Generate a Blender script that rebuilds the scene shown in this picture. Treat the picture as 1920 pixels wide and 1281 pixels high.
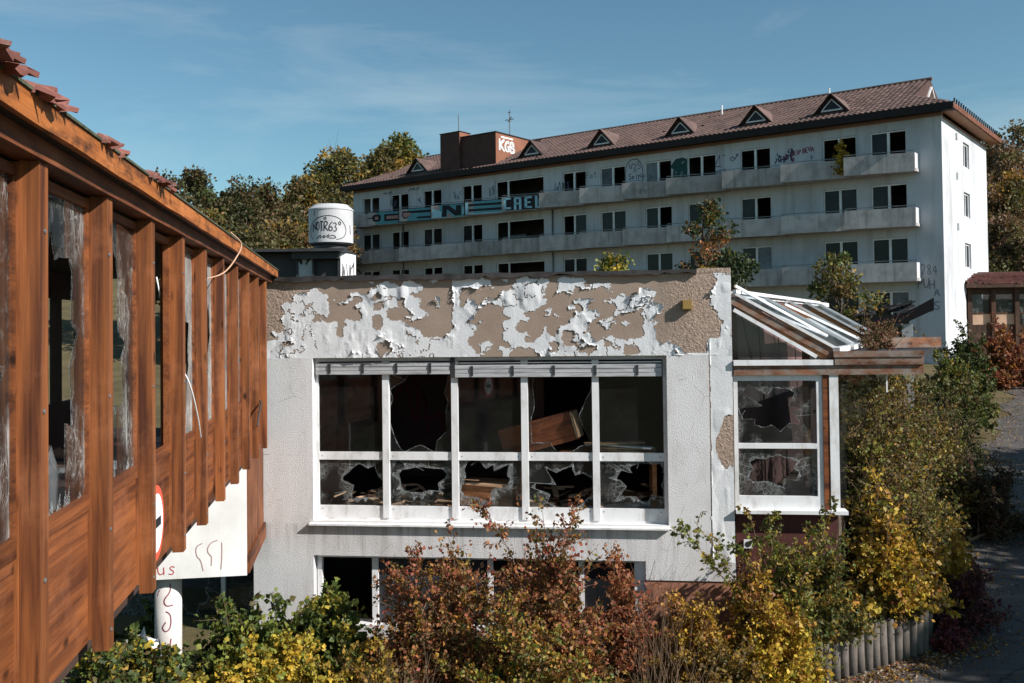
import bpy, math, random
import numpy as np
from mathutils import Vector, Matrix, Euler

for o in list(bpy.data.objects):
    bpy.data.objects.remove(o)
scene = bpy.context.scene
COL = scene.collection

# ---------------------------------------------------------------- camera, sky, sun, exposure
F_PX, PITCH, ROLL, CAM_Z = 1800.0, 0.0202, -0.0115, 5.1
cam_data = bpy.data.cameras.new('camera')
cam_data.sensor_width = 36.0
cam_data.lens = F_PX / 1920.0 * 36.0
cam_data.shift_y = -61.5 / 1920.0
cam_data.clip_start = 0.05
cam_data.clip_end = 3000.0
camera = bpy.data.objects.new('camera', cam_data)
COL.objects.link(camera)
camera.matrix_world = Matrix.Translation((0, 0, CAM_Z)) @ Matrix.Rotation(math.pi/2 + PITCH, 4, 'X') @ Matrix.Rotation(ROLL, 4, 'Z')
scene.camera = camera

SUN_PHI, SUN_EL = math.radians(27.5), math.radians(34.0)      # phi: from +X towards -Y
S = Vector((math.cos(SUN_PHI)*math.cos(SUN_EL), -math.sin(SUN_PHI)*math.cos(SUN_EL), math.sin(SUN_EL)))
world = bpy.data.worlds.new('World')
scene.world = world
world.use_nodes = True
wn = world.node_tree
wn.nodes.clear()
w_out = wn.nodes.new('ShaderNodeOutputWorld')
w_bg = wn.nodes.new('ShaderNodeBackground')
w_sky = wn.nodes.new('ShaderNodeTexSky')
w_sky.sky_type = 'NISHITA'
w_sky.sun_disc = False
w_sky.sun_elevation = SUN_EL
w_sky.sun_rotation = math.pi/2 + SUN_PHI
w_sky.altitude = 300.0
w_sky.air_density = 1.0
w_sky.dust_density = 0.3
w_sky.ozone_density = 1.6
w_bg.inputs['Strength'].default_value = 0.077
# a few thin cirrus streaks mixed into the sky
w_tc = wn.nodes.new('ShaderNodeTexCoord')
w_map = wn.nodes.new('ShaderNodeMapping')
w_map.inputs['Rotation'].default_value = (0.0, 0.45, 0.5)
w_map.inputs['Scale'].default_value = (1.3, 2.0, 7.0)
w_noise = wn.nodes.new('ShaderNodeTexNoise')
w_noise.inputs['Scale'].default_value = 1.7
w_noise.inputs['Detail'].default_value = 7.0
w_noise.inputs['Roughness'].default_value = 0.6
w_noise.inputs['Distortion'].default_value = 0.5
w_ramp = wn.nodes.new('ShaderNodeMapRange')
w_ramp.inputs['From Min'].default_value = 0.50
w_ramp.inputs['From Max'].default_value = 0.85
w_ramp.inputs['To Max'].default_value = 0.40
w_tint = wn.nodes.new('ShaderNodeMix')
w_tint.data_type = 'RGBA'
w_tint.blend_type = 'MULTIPLY'
w_tint.inputs[0].default_value = 1.0
w_tint.inputs[7].default_value = (0.74, 0.97, 0.92, 1)
w_mix = wn.nodes.new('ShaderNodeMix')
w_mix.data_type = 'RGBA'
w_mix.inputs[7].default_value = (6.2, 7.0, 7.2, 1)
L = wn.links.new
L(w_tc.outputs['Generated'], w_map.inputs['Vector'])
L(w_map.outputs['Vector'], w_noise.inputs['Vector'])
L(w_noise.outputs['Fac'], w_ramp.inputs['Value'])
L(w_sky.outputs['Color'], w_tint.inputs[6])
L(w_tint.outputs[2], w_mix.inputs[6])
L(w_ramp.outputs['Result'], w_mix.inputs[0])
L(w_mix.outputs[2], w_bg.inputs['Color'])
L(w_bg.outputs['Background'], w_out.inputs['Surface'])

sun_data = bpy.data.lights.new('sun', 'SUN')
sun_data.energy = 5.0
sun_data.angle = math.radians(0.5)
sun_data.color = (1.0, 0.955, 0.905)
sun = bpy.data.objects.new('sun', sun_data)
COL.objects.link(sun)
sun.rotation_euler = S.to_track_quat('Z', 'Y').to_euler()

scene.view_settings.view_transform = 'Standard'
scene.view_settings.look = 'None'
scene.view_settings.exposure = 0.58
scene.view_settings.gamma = 1.0
scene.view_settings.use_curve_mapping = False
scene.render.engine = 'CYCLES'
scene.cycles.max_bounces = 7
scene.cycles.transparent_max_bounces = 16
scene.cycles.use_denoising = True

# ---------------------------------------------------------------- numpy noise
def _hash(ix, iy, seed):
    n = (ix.astype(np.int64)*374761393 + iy.astype(np.int64)*668265263 + seed*1442695041) & 0x7fffffff
    n = ((n ^ (n >> 13))*1274126177) & 0x7fffffff
    return ((n ^ (n >> 16)) & 0xffff)/65535.0
def vnoise(x, y, seed=0):
    x = np.asarray(x, float); y = np.asarray(y, float)
    ix, iy = np.floor(x), np.floor(y)
    fx, fy = x-ix, y-iy
    fx, fy = fx*fx*(3-2*fx), fy*fy*(3-2*fy)
    a, b = _hash(ix, iy, seed), _hash(ix+1, iy, seed)
    c, d = _hash(ix, iy+1, seed), _hash(ix+1, iy+1, seed)
    return (a*(1-fx)+b*fx)*(1-fy) + (c*(1-fx)+d*fx)*fy
def fbm(x, y, seed=0, octv=4, gain=0.5):
    s, a, t = 0.0, 1.0, 0.0
    for k in range(octv):
        s = s + a*vnoise(np.asarray(x)*2**k, np.asarray(y)*2**k, seed+k*17)
        t += a; a *= gain
    return s/t

# ---------------------------------------------------------------- node material helpers
class H:
    def __init__(self, nt): self.nt = nt
    def n(self, typ, props=None, **inp):
        nd = self.nt.nodes.new('ShaderNode'+typ)
        for k, v in (props or {}).items(): setattr(nd, k, v)
        for k, v in inp.items():
            key = k.replace('_', ' ')
            key = int(key[1:]) if key[0] == 'i' and key[1:].isdigit() else key
            self.set(nd.inputs[key], v)
        return nd
    def set(self, sock, v):
        if isinstance(v, bpy.types.NodeSocket): self.nt.links.new(v, sock)
        else:
            if isinstance(v, tuple) and len(v) == 3 and sock.type == 'RGBA': v = (*v, 1)
            sock.default_value = v
    def vec(self, scale=(1, 1, 1), coord='Object', rnd=True):
        tc = self.n('TexCoord')
        v = tc.outputs[coord]
        if rnd:
            oi = self.n('ObjectInfo')
            mul = self.n('Math', {'operation': 'MULTIPLY'}, i0=oi.outputs['Random'], i1=37.0)
            v = self.n('VectorMath', {'operation': 'ADD'}, i0=v, i1=mul.outputs[0]).outputs[0]
        return self.n('Mapping', Vector=v, Scale=scale).outputs[0]
    def noise(self, vec, scale=1.0, detail=4.0, rough=0.55, dist=0.0):
        return self.n('TexNoise', Vector=vec, Scale=scale, Detail=detail, Roughness=rough, Distortion=dist).outputs[0]
    def voro(self, vec, scale, feature='F1'):
        return self.n('TexVoronoi', {'feature': feature}, Vector=vec, Scale=scale).outputs['Distance']
    def ramp(self, fac, stops, interp='LINEAR'):
        r = self.n('ValToRGB', Fac=fac)
        r.color_ramp.interpolation = interp
        el = r.color_ramp.elements
        while len(el) < len(stops): el.new(0.5)
        for e, (p, c) in zip(el, stops):
            e.position = p
            e.color = (*c, 1) if isinstance(c, tuple) else (c, c, c, 1)
        return r.outputs[0]
    def mix(self, fac, a, b, blend='MIX'):
        m = self.n('Mix', {'data_type': 'RGBA', 'blend_type': blend})
        self.set(m.inputs[0], fac); self.set(m.inputs[6], a); self.set(m.inputs[7], b)
        return m.outputs[2]
    def math(self, op, a, b=0.0):
        return self.n('Math', {'operation': op}, i0=a, i1=b).outputs[0]
    def range(self, v, a, b, c=0.0, d=1.0):
        return self.n('MapRange', Value=v, From_Min=a, From_Max=b, To_Min=c, To_Max=d).outputs[0]
    def bump(self, height, strength=0.5, dist=0.01):
        return self.n('Bump', Height=height, Strength=strength, Distance=dist).outputs[0]
    def bsdf(self, color, rough=0.7, normal=None, spec=0.3, metal=0.0):
        b = self.n('BsdfPrincipled', Base_Color=color, Roughness=rough, Metallic=metal)
        b.inputs['Specular IOR Level'].default_value = spec
        if normal is not None: self.set(b.inputs['Normal'], normal)
        return b.outputs[0]
MATS = {}
def mat(name, fn):
    m = bpy.data.materials.new(name)
    m.use_nodes = True
    m.node_tree.nodes.clear()
    h = H(m.node_tree)
    out = h.n('OutputMaterial')
    h.set(out.inputs['Surface'], fn(h))
    MATS[name] = m
    return m
def plain(name, color, rough=0.7, spec=0.3, metal=0.0, var=0.25, scale=4.0, bump=0.0):
    def fn(h):
        v = h.vec()
        f = h.noise(v, scale, 6.0, 0.6)
        lo = tuple(c*(1-var) for c in color); hi = tuple(min(1, c*(1+var)) for c in color)
        c = h.ramp(f, [(0.25, lo), (0.75, hi)])
        nrm = h.bump(h.noise(v, scale*12, 4.0), bump, 0.01) if bump else None
        return h.bsdf(c, rough, nrm, spec, metal)
    return mat(name, fn)

def wood_fn(axis, light, dark, stain=0.0, rough=0.6, grey=None):
    def fn(h):
        sc = [9.0, 9.0, 9.0]; sc[axis] = 0.55
        v = h.vec(tuple(sc))
        fine = [70.0, 70.0, 70.0]; fine[axis] = 2.2
        vf = h.vec(tuple(fine))
        f1 = h.noise(v, 1.0, 5.0, 0.6, 0.6)
        f2 = h.noise(vf, 1.0, 3.0, 0.6)
        c = h.ramp(f1, [(0.34, dark), (0.56, light), (0.80, tuple(min(1, x*1.35) for x in light))])
        c = h.mix(h.range(f2, 0.42, 0.72, 0.0, 0.5), c, dark)
        kn = [5.0, 5.0, 5.0]; kn[axis] = 2.6
        k = h.voro(h.vec(tuple(kn)), 1.0)
        c = h.mix(h.range(k, 0.06, 0.15, 0.9, 0.0), c, tuple(x*0.22 for x in dark))
        oi = h.n('ObjectInfo').outputs['Random']
        c = h.mix(1.0, c, h.ramp(oi, [(0.0, 0.66), (1.0, 1.15)]), 'MULTIPLY')
        pale = h.noise(h.vec((1.1, 1.1, 1.1)), 1.9, 6.0, 0.65)
        c = h.mix(h.range(pale, 0.52, 0.74, 0.0, 0.5), c, tuple(min(1, x*1.35+.03) for x in light))
        spl = list(sc); spl[axis] = 0.32
        crk = h.noise(h.vec(tuple(q*3.2 for q in spl)), 1.0, 2.0, 0.5, 0.3)
        c = h.mix(h.range(crk, 0.675, 0.71, 0.0, 0.55), c, tuple(x*0.3 for x in dark))
        if stain:
            s = h.noise(h.vec((2.2, 2.2, 7.0)), 1.6, 7.0, 0.7, 0.4)
            c = h.mix(h.range(s, 0.50, 0.68, 0.0, stain), c, (0.018, 0.013, 0.010))
        if grey:
            s = h.noise(h.vec((3.0, 3.0, 5.0)), 1.3, 6.0, 0.65)
            c = h.mix(h.range(s, 0.42, 0.62, 0.0, 0.85), c, grey)
        return h.bsdf(c, rough, h.bump(f2, 0.35, 0.004), 0.25)
    return fn
WL, WD = (0.27, 0.090, 0.028), (0.072, 0.022, 0.010)
mat('wood_upright', wood_fn(2, WL, WD))
mat('wood_along', wood_fn(0, (0.23, 0.074, 0.024), WD))
mat('wood_beam', wood_fn(0, (0.25, 0.082, 0.032), (0.07, 0.024, 0.014), 0.5))
mat('wood_fascia', wood_fn(0, (0.43, 0.145, 0.036), (0.18, 0.050, 0.016), 0.85))
mat('wood_dark', wood_fn(2, (0.085, 0.040, 0.022), (0.030, 0.015, 0.010)))
mat('wood_weathered', wood_fn(0, (0.27, 0.115, 0.06), (0.10, 0.040, 0.022), 0.5, 0.8, (0.24, 0.21, 0.18)))
mat('wood_furniture', wood_fn(0, (0.46, 0.20, 0.085), (0.22, 0.085, 0.035)))
mat('wood_pale', wood_fn(0, (0.55, 0.36, 0.22), (0.33, 0.19, 0.11)))
mat('bark', wood_fn(2, (0.13, 0.095, 0.07), (0.05, 0.036, 0.027), rough=0.9))
mat('twig', wood_fn(2, (0.20, 0.13, 0.08), (0.09, 0.055, 0.035), rough=0.9))

def stucco(h):
    v = h.vec(rnd=False)
    g = h.noise(v, 55.0, 3.0, 0.6)
    g2 = h.noise(v, 130.0, 2.0, 0.5)
    big = h.noise(h.vec((0.9, 0.9, 0.45), rnd=False), 1.6, 7.0, 0.62)
    c = h.ramp(big, [(0.28, (0.50, 0.475, 0.465)), (0.5, (0.67, 0.66, 0.66)), (0.8, (0.73, 0.725, 0.73))])
    st = h.noise(h.vec((5.0, 5.0, 0.5), rnd=False), 1.0, 5.0, 0.6)
    c = h.mix(h.range(st, 0.55, 0.78, 0.0, 0.32), c, (0.38, 0.34, 0.31))
    xyz = h.n('SeparateXYZ', Vector=h.n('TexCoord').outputs['Object'])
    run = h.noise(h.vec((9.0, 9.0, 0.6), rnd=False), 1.0, 6.0, 0.7)
    under = h.math('MULTIPLY', h.range(xyz.outputs[2], 1.75, 2.25, 0.1, 1.0), h.range(xyz.outputs[2], 2.32, 2.28, 0.0, 1.0))
    c = h.mix(h.math('MULTIPLY', under, h.range(run, 0.46, 0.66, 0.0, 0.6)), c, (0.17, 0.15, 0.13))
    crk = h.voro(h.n('Mapping', Vector=h.n('TexCoord').outputs['Object'], Scale=(1.0, 1.0, 0.8)).outputs[0], 1.4, 'DISTANCE_TO_EDGE')
    wob = h.noise(v, 3.0, 5.0, 0.6)
    c = h.mix(h.math('MULTIPLY', h.range(crk, 0.0, 0.006, 0.7, 0.0), h.range(wob, 0.5, 0.6, 0.0, 1.0)), c, (0.16, 0.14, 0.13))
    spl = h.noise(v, 7.0, 6.0, 0.75)
    c = h.mix(h.range(spl, 0.60, 0.72, 0.0, 0.35), c, (0.33, 0.29, 0.26))
    hgt = h.math('ADD', g, h.math('MULTIPLY', g2, 0.6))
    return h.bsdf(c, 0.9, h.bump(hgt, 0.6, 0.012), 0.15)
mat('stucco_white', stucco)
def tan_render(h):
    v = h.vec(rnd=False)
    big = h.noise(v, 2.2, 6.0, 0.6)
    c = h.ramp(big, [(0.3, (0.285, 0.215, 0.168)), (0.7, (0.355, 0.275, 0.220))])
    sx = h.n('SeparateXYZ', Vector=h.n('TexCoord').outputs['Object']).outputs[0]
    rough_zone = h.math('ADD', h.range(sx, 5.75, 6.25, 0.0, 1.0), h.range(sx, 0.75, 0.35, 0.0, 1.0))
    coarse = h.noise(h.vec((1.0, 1.0, 1.0), rnd=False), 26.0, 4.0, 0.65, 0.5)
    c = h.mix(h.math('MULTIPLY', rough_zone, h.range(coarse, 0.35, 0.7, 0.0, 0.8)), c, (0.50, 0.375, 0.30))
    fine = h.noise(v, 90.0, 3.0, 0.6)
    hgt = h.math('ADD', h.math('MULTIPLY', fine, 0.25), h.math('MULTIPLY', coarse, h.math('ADD', h.math('MULTIPLY', rough_zone, 2.6), 0.12)))
    return h.bsdf(c, 0.92, h.bump(hgt, 0.9, 0.02), 0.12)
mat('tan_render', tan_render)
def paint_layer(h):
    v = h.vec(rnd=False)
    big = h.noise(v, 3.0, 6.0, 0.65)
    c = h.ramp(big, [(0.26, (0.46, 0.46, 0.47)), (0.42, (0.64, 0.645, 0.655)), (0.8, (0.74, 0.74, 0.75))])
    hgt = h.noise(v, 60.0, 3.0, 0.6)
    geo = h.n('NewGeometry').outputs['Backfacing']
    c = h.mix(geo, c, (0.30, 0.24, 0.20))
    return h.bsdf(c, 0.85, h.bump(hgt, 0.55, 0.008), 0.2)
mat('paint_layer', paint_layer)
def white_metal(h):
    v = h.vec()
    d = h.noise(h.vec((3.0, 3.0, 1.2)), 2.0, 6.0, 0.65)
    c = h.ramp(d, [(0.30, (0.52, 0.50, 0.48)), (0.5, (0.74, 0.74, 0.745)), (0.8, (0.80, 0.80, 0.81))])
    s = h.noise(v, 30.0, 4.0, 0.7)
    c = h.mix(h.range(s, 0.66, 0.74, 0.0, 0.55), c, (0.20, 0.16, 0.13))
    return h.bsdf(c, 0.42, None, 0.4)
mat('white_metal', white_metal)
def slat_metal(h):
    v = h.vec((0.4, 1, 1))
    z = h.n('SeparateXYZ', Vector=h.n('TexCoord').outputs['Object']).outputs[2]
    d = h.noise(h.vec((0.7, 3, 9)), 3.0, 6.0, 0.7)
    c = h.ramp(d, [(0.3, (0.22, 0.22, 0.23)), (0.55, (0.46, 0.46, 0.47)), (0.8, (0.56, 0.56, 0.57))])
    return h.bsdf(c, 0.5, None, 0.35)
mat('slat_metal', slat_metal)
def big_wall(h):
    v = h.vec(rnd=False)
    big = h.noise(h.vec((0.35, 0.35, 0.18), rnd=False), 1.0, 7.0, 0.62)
    c = h.ramp(big, [(0.28, (0.34, 0.345, 0.36)), (0.5, (0.51, 0.52, 0.545)), (0.8, (0.59, 0.60, 0.62))])
    st = h.noise(h.vec((2.0, 2.0, 0.12), rnd=False), 1.0, 5.0, 0.6)
    c = h.mix(h.range(st, 0.52, 0.72, 0.0, 0.5), c, (0.27, 0.255, 0.245))
    sp = h.noise(v, 2.6, 6.0, 0.75)
    c = h.mix(h.range(sp, 0.62, 0.70, 0.0, 0.4), c, (0.24, 0.22, 0.21))
    return h.bsdf(c, 0.9, None, 0.15)
mat('big_wall', big_wall)
def concrete(h):
    v = h.vec()
    f = h.noise(v, 1.6, 7.0, 0.65)
    c = h.ramp(f, [(0.3, (0.30, 0.285, 0.28)), (0.55, (0.44, 0.42, 0.415)), (0.8, (0.50, 0.48, 0.475))])
    st = h.noise(h.vec((3.5, 3.5, 0.25)), 1.0, 5.0, 0.6)
    c = h.mix(h.range(st, 0.50, 0.70, 0.0, 0.6), c, (0.17, 0.16, 0.15))
    c = h.mix(1.0, c, h.ramp(h.n('ObjectInfo').outputs['Random'], [(0.0, 0.72), (1.0, 1.12)]), 'MULTIPLY')
    return h.bsdf(c, 0.9, h.bump(h.noise(v, 30.0), 0.3, 0.01), 0.15)
mat('concrete', concrete)
def roof_tile(base, dark, lichen):
    def fn(h):
        v = h.vec((1, 1, 1), 'Object')
        f = h.noise(v, 1.1, 7.0, 0.65)
        c = h.ramp(f, [(0.3, dark), (0.65, base)])
        oi = h.n('ObjectInfo').outputs['Random']
        c = h.mix(1.0, c, h.ramp(oi, [(0.0, 0.7), (1.0, 1.25)]), 'MULTIPLY')
        l = h.noise(v, 7.0, 5.0, 0.7)
        c = h.mix(h.range(l, 0.60, 0.72, 0.0, 0.6), c, lichen)
        return h.bsdf(c, 0.85, h.bump(l, 0.4, 0.01), 0.2)
    return fn
mat('roof_tile_brown', roof_tile((0.145, 0.092, 0.079), (0.062, 0.043, 0.040), (0.20, 0.17, 0.152)))
mat('roof_tile_red', roof_tile((0.25, 0.10, 0.080), (0.09, 0.040, 0.034), (0.30, 0.22, 0.19)))
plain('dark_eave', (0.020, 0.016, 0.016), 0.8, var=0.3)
plain('brown_cladding', (0.065, 0.032, 0.026), 0.75, var=0.25, scale=1.5)
plain('brown_sunlit', (0.21, 0.088, 0.052), 0.8, var=0.25, scale=0.7)  # lighter copy of the cladding brown, with sunlight put into the colour
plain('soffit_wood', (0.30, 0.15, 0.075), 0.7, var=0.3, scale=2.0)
plain('frieze_paint', (0.26, 0.155, 0.12), 0.85, var=0.2, scale=1.0)
plain('bitumen', (0.030, 0.029, 0.030), 0.75, var=0.5, scale=3.0, bump=0.4)
plain('coping', (0.040, 0.036, 0.036), 0.7, var=0.7, scale=5.0, bump=0.3)
plain('moss_trim', (0.075, 0.085, 0.055), 0.9, var=0.6, scale=14.0, bump=0.6)
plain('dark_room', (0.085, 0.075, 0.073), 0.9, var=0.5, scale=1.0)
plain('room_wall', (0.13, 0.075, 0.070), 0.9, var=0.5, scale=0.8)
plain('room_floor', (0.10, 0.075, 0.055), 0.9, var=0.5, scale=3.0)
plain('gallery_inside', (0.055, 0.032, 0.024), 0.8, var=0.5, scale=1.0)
def board_mat(h):
    v = h.vec(rnd=False)
    c = h.ramp(h.noise(v, 1.2, 7.0, 0.65), [(0.3, (0.64, 0.63, 0.61)), (0.6, (0.80, 0.795, 0.79))])
    c = h.mix(h.range(h.noise(h.vec((14.0, 14.0, 0.8), rnd=False), 1.0, 5.0, 0.65), 0.58, 0.75, 0.0, 0.35), c, (0.42, 0.37, 0.31))
    c = h.mix(h.range(h.noise(v, 22.0, 4.0, 0.7), 0.66, 0.73, 0.0, 0.5), c, (0.30, 0.25, 0.20))
    return h.bsdf(c, 0.6, None, 0.3)
mat('white_board', board_mat)
plain('column_paint', (0.56, 0.52, 0.50), 0.75, var=0.18, scale=4.0, bump=0.2)
plain('base_red', (0.34, 0.155, 0.10), 0.85, var=0.25, scale=4.0, bump=0.4)
plain('wall_oxblood', (0.085, 0.028, 0.024), 0.75, var=0.25, scale=3.0)
plain('tank_metal', (0.45, 0.45, 0.455), 0.5, 0.4, var=0.15, scale=2.0)
plain('grey_metal', (0.42, 0.43, 0.44), 0.5, 0.4, 0.3, var=0.25, scale=3.0)
plain('dark_metal', (0.030, 0.030, 0.032), 0.55, 0.4, var=0.4, scale=4.0)
plain('rod_metal', (0.18, 0.19, 0.20), 0.5, 0.4, 0.5)
plain('ochre_box', (0.30, 0.19, 0.055), 0.6, var=0.15)
plain('cable_tan', (0.48, 0.30, 0.20), 0.6)
plain('plastic_white', (0.78, 0.78, 0.80), 0.35, 0.5, var=0.1)
plain('log_grey', (0.135, 0.115, 0.100), 0.9, var=0.35, scale=7.0, bump=0.6)
plain('card', (0.50, 0.33, 0.22), 0.85, var=0.25, scale=2.0)
for nm, c in (('spray_black', (0.014, 0.015, 0.020)), ('spray_red', (0.42, 0.045, 0.045)), ('spray_cyan', (0.095, 0.285, 0.335)),
              ('spray_white', (0.80, 0.80, 0.80)), ('spray_green', (0.012, 0.065, 0.055)), ('spray_navy', (0.05, 0.065, 0.13)),
              ('spray_maroon', (0.20, 0.035, 0.065)), ('sign_red', (0.62, 0.09, 0.05)), ('spray_grey', (0.17, 0.19, 0.22)),
              ('spray_paleblue', (0.30, 0.55, 0.66)), ('spray_rose', (0.36, 0.21, 0.19))):
    plain(nm, c, 0.7, 0.3, var=0.12, scale=6.0)

def glass_fn(tint, haze, crack, smear, refl=0.6):
    def fn(h):
        fres = h.n('Fresnel', IOR=1.45).outputs[0]
        tr = h.n('BsdfTransparent', Color=tint).outputs[0]
        gl = h.n('BsdfGlossy', Color=(0.9, 0.95, 1.0), Roughness=0.03).outputs[0]
        sh = h.n('MixShader', i0=h.math('MULTIPLY', fres, refl), i1=tr, i2=gl).outputs[0]
        dust = h.n('BsdfDiffuse', Color=(0.50, 0.50, 0.48)).outputs[0]
        m = h.range(h.noise(h.vec((1, 1, 1)), 3.0, 6.0, 0.65), 0.4, 0.8, haze*0.3, haze)
        if crack:
            cv = h.vec((1.0, 1.0, crack))
            e = h.voro(cv, 16.0, 'DISTANCE_TO_EDGE')
            e2 = h.voro(cv, 46.0, 'DISTANCE_TO_EDGE')
            zone = h.range(h.noise(h.vec((1.3, 1.3, 0.9)), 2.4, 5.0, 0.6), 0.47, 0.60, 0.0, 1.0)
            lines = h.math('ADD', h.range(e, 0.0, 0.05, 1.0, 0.0), h.range(e2, 0.0, 0.07, 0.8, 0.0))
            streak = h.range(h.noise(h.vec((12.0, 12.0, 1.6)), 1.0, 5.0, 0.7, 1.0), 0.56, 0.66, 0.0, smear)
            m = h.math('ADD', m, h.math('MULTIPLY', zone, h.math('MAXIMUM', h.math('MULTIPLY', lines, 0.35), streak)))
        m = h.n('Clamp', Value=m).outputs[0]
        return h.n('MixShader', i0=m, i1=sh, i2=dust).outputs[0]
    return fn
mat('glass_clear', glass_fn((0.80, 0.83, 0.83), 0.02, 0, 0))
mat('glass_dusty', glass_fn((0.55, 0.58, 0.58), 0.025, 0, 0))
mat('glass_shattered', glass_fn((0.66, 0.68, 0.68), 0.04, 1.0, 0.22))
mat('glass_streaked', glass_fn((0.72, 0.72, 0.72), 0.03, 0.35, 0.55, 0.25))
mat('glass_frosted', glass_fn((0.72, 0.74, 0.76), 0.55, 0.35, 0.95, 0.4))
mat('glass_roof', glass_fn((0.40, 0.50, 0.52), 0.10, 0, 0, 1.0))
def crushed(h):
    e = h.voro(h.vec(), 60.0, 'DISTANCE_TO_EDGE')
    n = h.noise(h.vec(), 14.0, 4.0, 0.6)
    m = h.math('ADD', h.range(e, 0.0, 0.10, 0.75, 0.05), h.range(n, 0.5, 0.65, 0.0, 0.35))
    tr = h.n('BsdfTransparent', Color=(0.8, 0.82, 0.82)).outputs[0]
    d = h.n('BsdfDiffuse', Color=(0.42, 0.44, 0.44)).outputs[0]
    return h.n('MixShader', i0=h.n('Clamp', Value=m).outputs[0], i1=tr, i2=d).outputs[0]
mat('glass_crushed', crushed)
plain('crack_white', (0.40, 0.42, 0.42), 0.4, 0.5, var=0.1)
def dark_pane(h):
    c = h.ramp(h.noise(h.vec((1, 1, 1)), 1.5, 4.0), [(0.3, (0.010, 0.011, 0.013)), (0.7, (0.026, 0.028, 0.032))])
    c = h.mix(1.0, c, h.ramp(h.n('ObjectInfo').outputs['Random'], [(0.0, 0.5), (0.7, 1.0), (0.9, 4.0), (1.0, 9.0)]), 'MULTIPLY')  # some panes made brighter: reflections painted into the base colour
    return h.bsdf(c, 0.2, None, 0.22)
mat('pane_dark', dark_pane)

def leaf_mat(h):
    a = h.n('Attribute', {'attribute_name': 'Col'}).outputs['Color']
    d = h.n('BsdfPrincipled', Base_Color=a, Roughness=0.55)
    d.inputs['Specular IOR Level'].default_value = 0.3
    t = h.n('BsdfTranslucent', Color=a).outputs[0]
    return h.n('MixShader', i0=0.32, i1=d.outputs[0], i2=t).outputs[0]
mat('leaf', leaf_mat)

def ground_mat(h):
    v = h.vec(rnd=False)
    f = h.noise(v, 0.5, 8.0, 0.65)
    g = h.noise(v, 9.0, 5.0, 0.7)
    c = h.ramp(f, [(0.3, (0.055, 0.042, 0.026)), (0.5, (0.10, 0.085, 0.042)), (0.7, (0.135, 0.105, 0.058))])
    c = h.mix(h.range(g, 0.5, 0.7, 0.0, 0.6), c, (0.17, 0.115, 0.055))
    return h.bsdf(c, 0.95, h.bump(g, 0.8, 0.04), 0.1)
mat('ground', ground_mat)
def asphalt(h):
    v = h.vec(rnd=False)
    f = h.noise(v, 0.45, 8.0, 0.65)
    g = h.noise(v, 40.0, 3.0, 0.6)
    c = h.ramp(f, [(0.3, (0.050, 0.047, 0.046)), (0.6, (0.085, 0.080, 0.077)), (0.8, (0.12, 0.108, 0.098))])
    d = h.noise(h.vec((0.25, 1.4, 1), rnd=False), 1.2, 7.0, 0.7)
    c = h.mix(h.range(d, 0.52, 0.66, 0.0, 0.7), c, (0.15, 0.125, 0.105))
    e = h.voro(h.n('Mapping', Vector=h.n('VectorMath', {'operation': 'ADD'}, i0=v, i1=h.n('TexNoise', Vector=v, Scale=1.2, Detail=5.0).outputs['Color']).outputs[0], Scale=(0.55, 0.55, 0.55)).outputs[0], 1.0, 'DISTANCE_TO_EDGE')
    c = h.mix(h.range(e, 0.004, 0.014, 0.8, 0.0), c, (0.022, 0.022, 0.018))
    ms = h.noise(v, 1.1, 7.0, 0.7)
    c = h.mix(h.range(ms, 0.56, 0.68, 0.0, 0.6), c, (0.055, 0.06, 0.03))
    return h.bsdf(c, 0.88, h.bump(g, 0.5, 0.01), 0.25)
mat('asphalt', asphalt)

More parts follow.
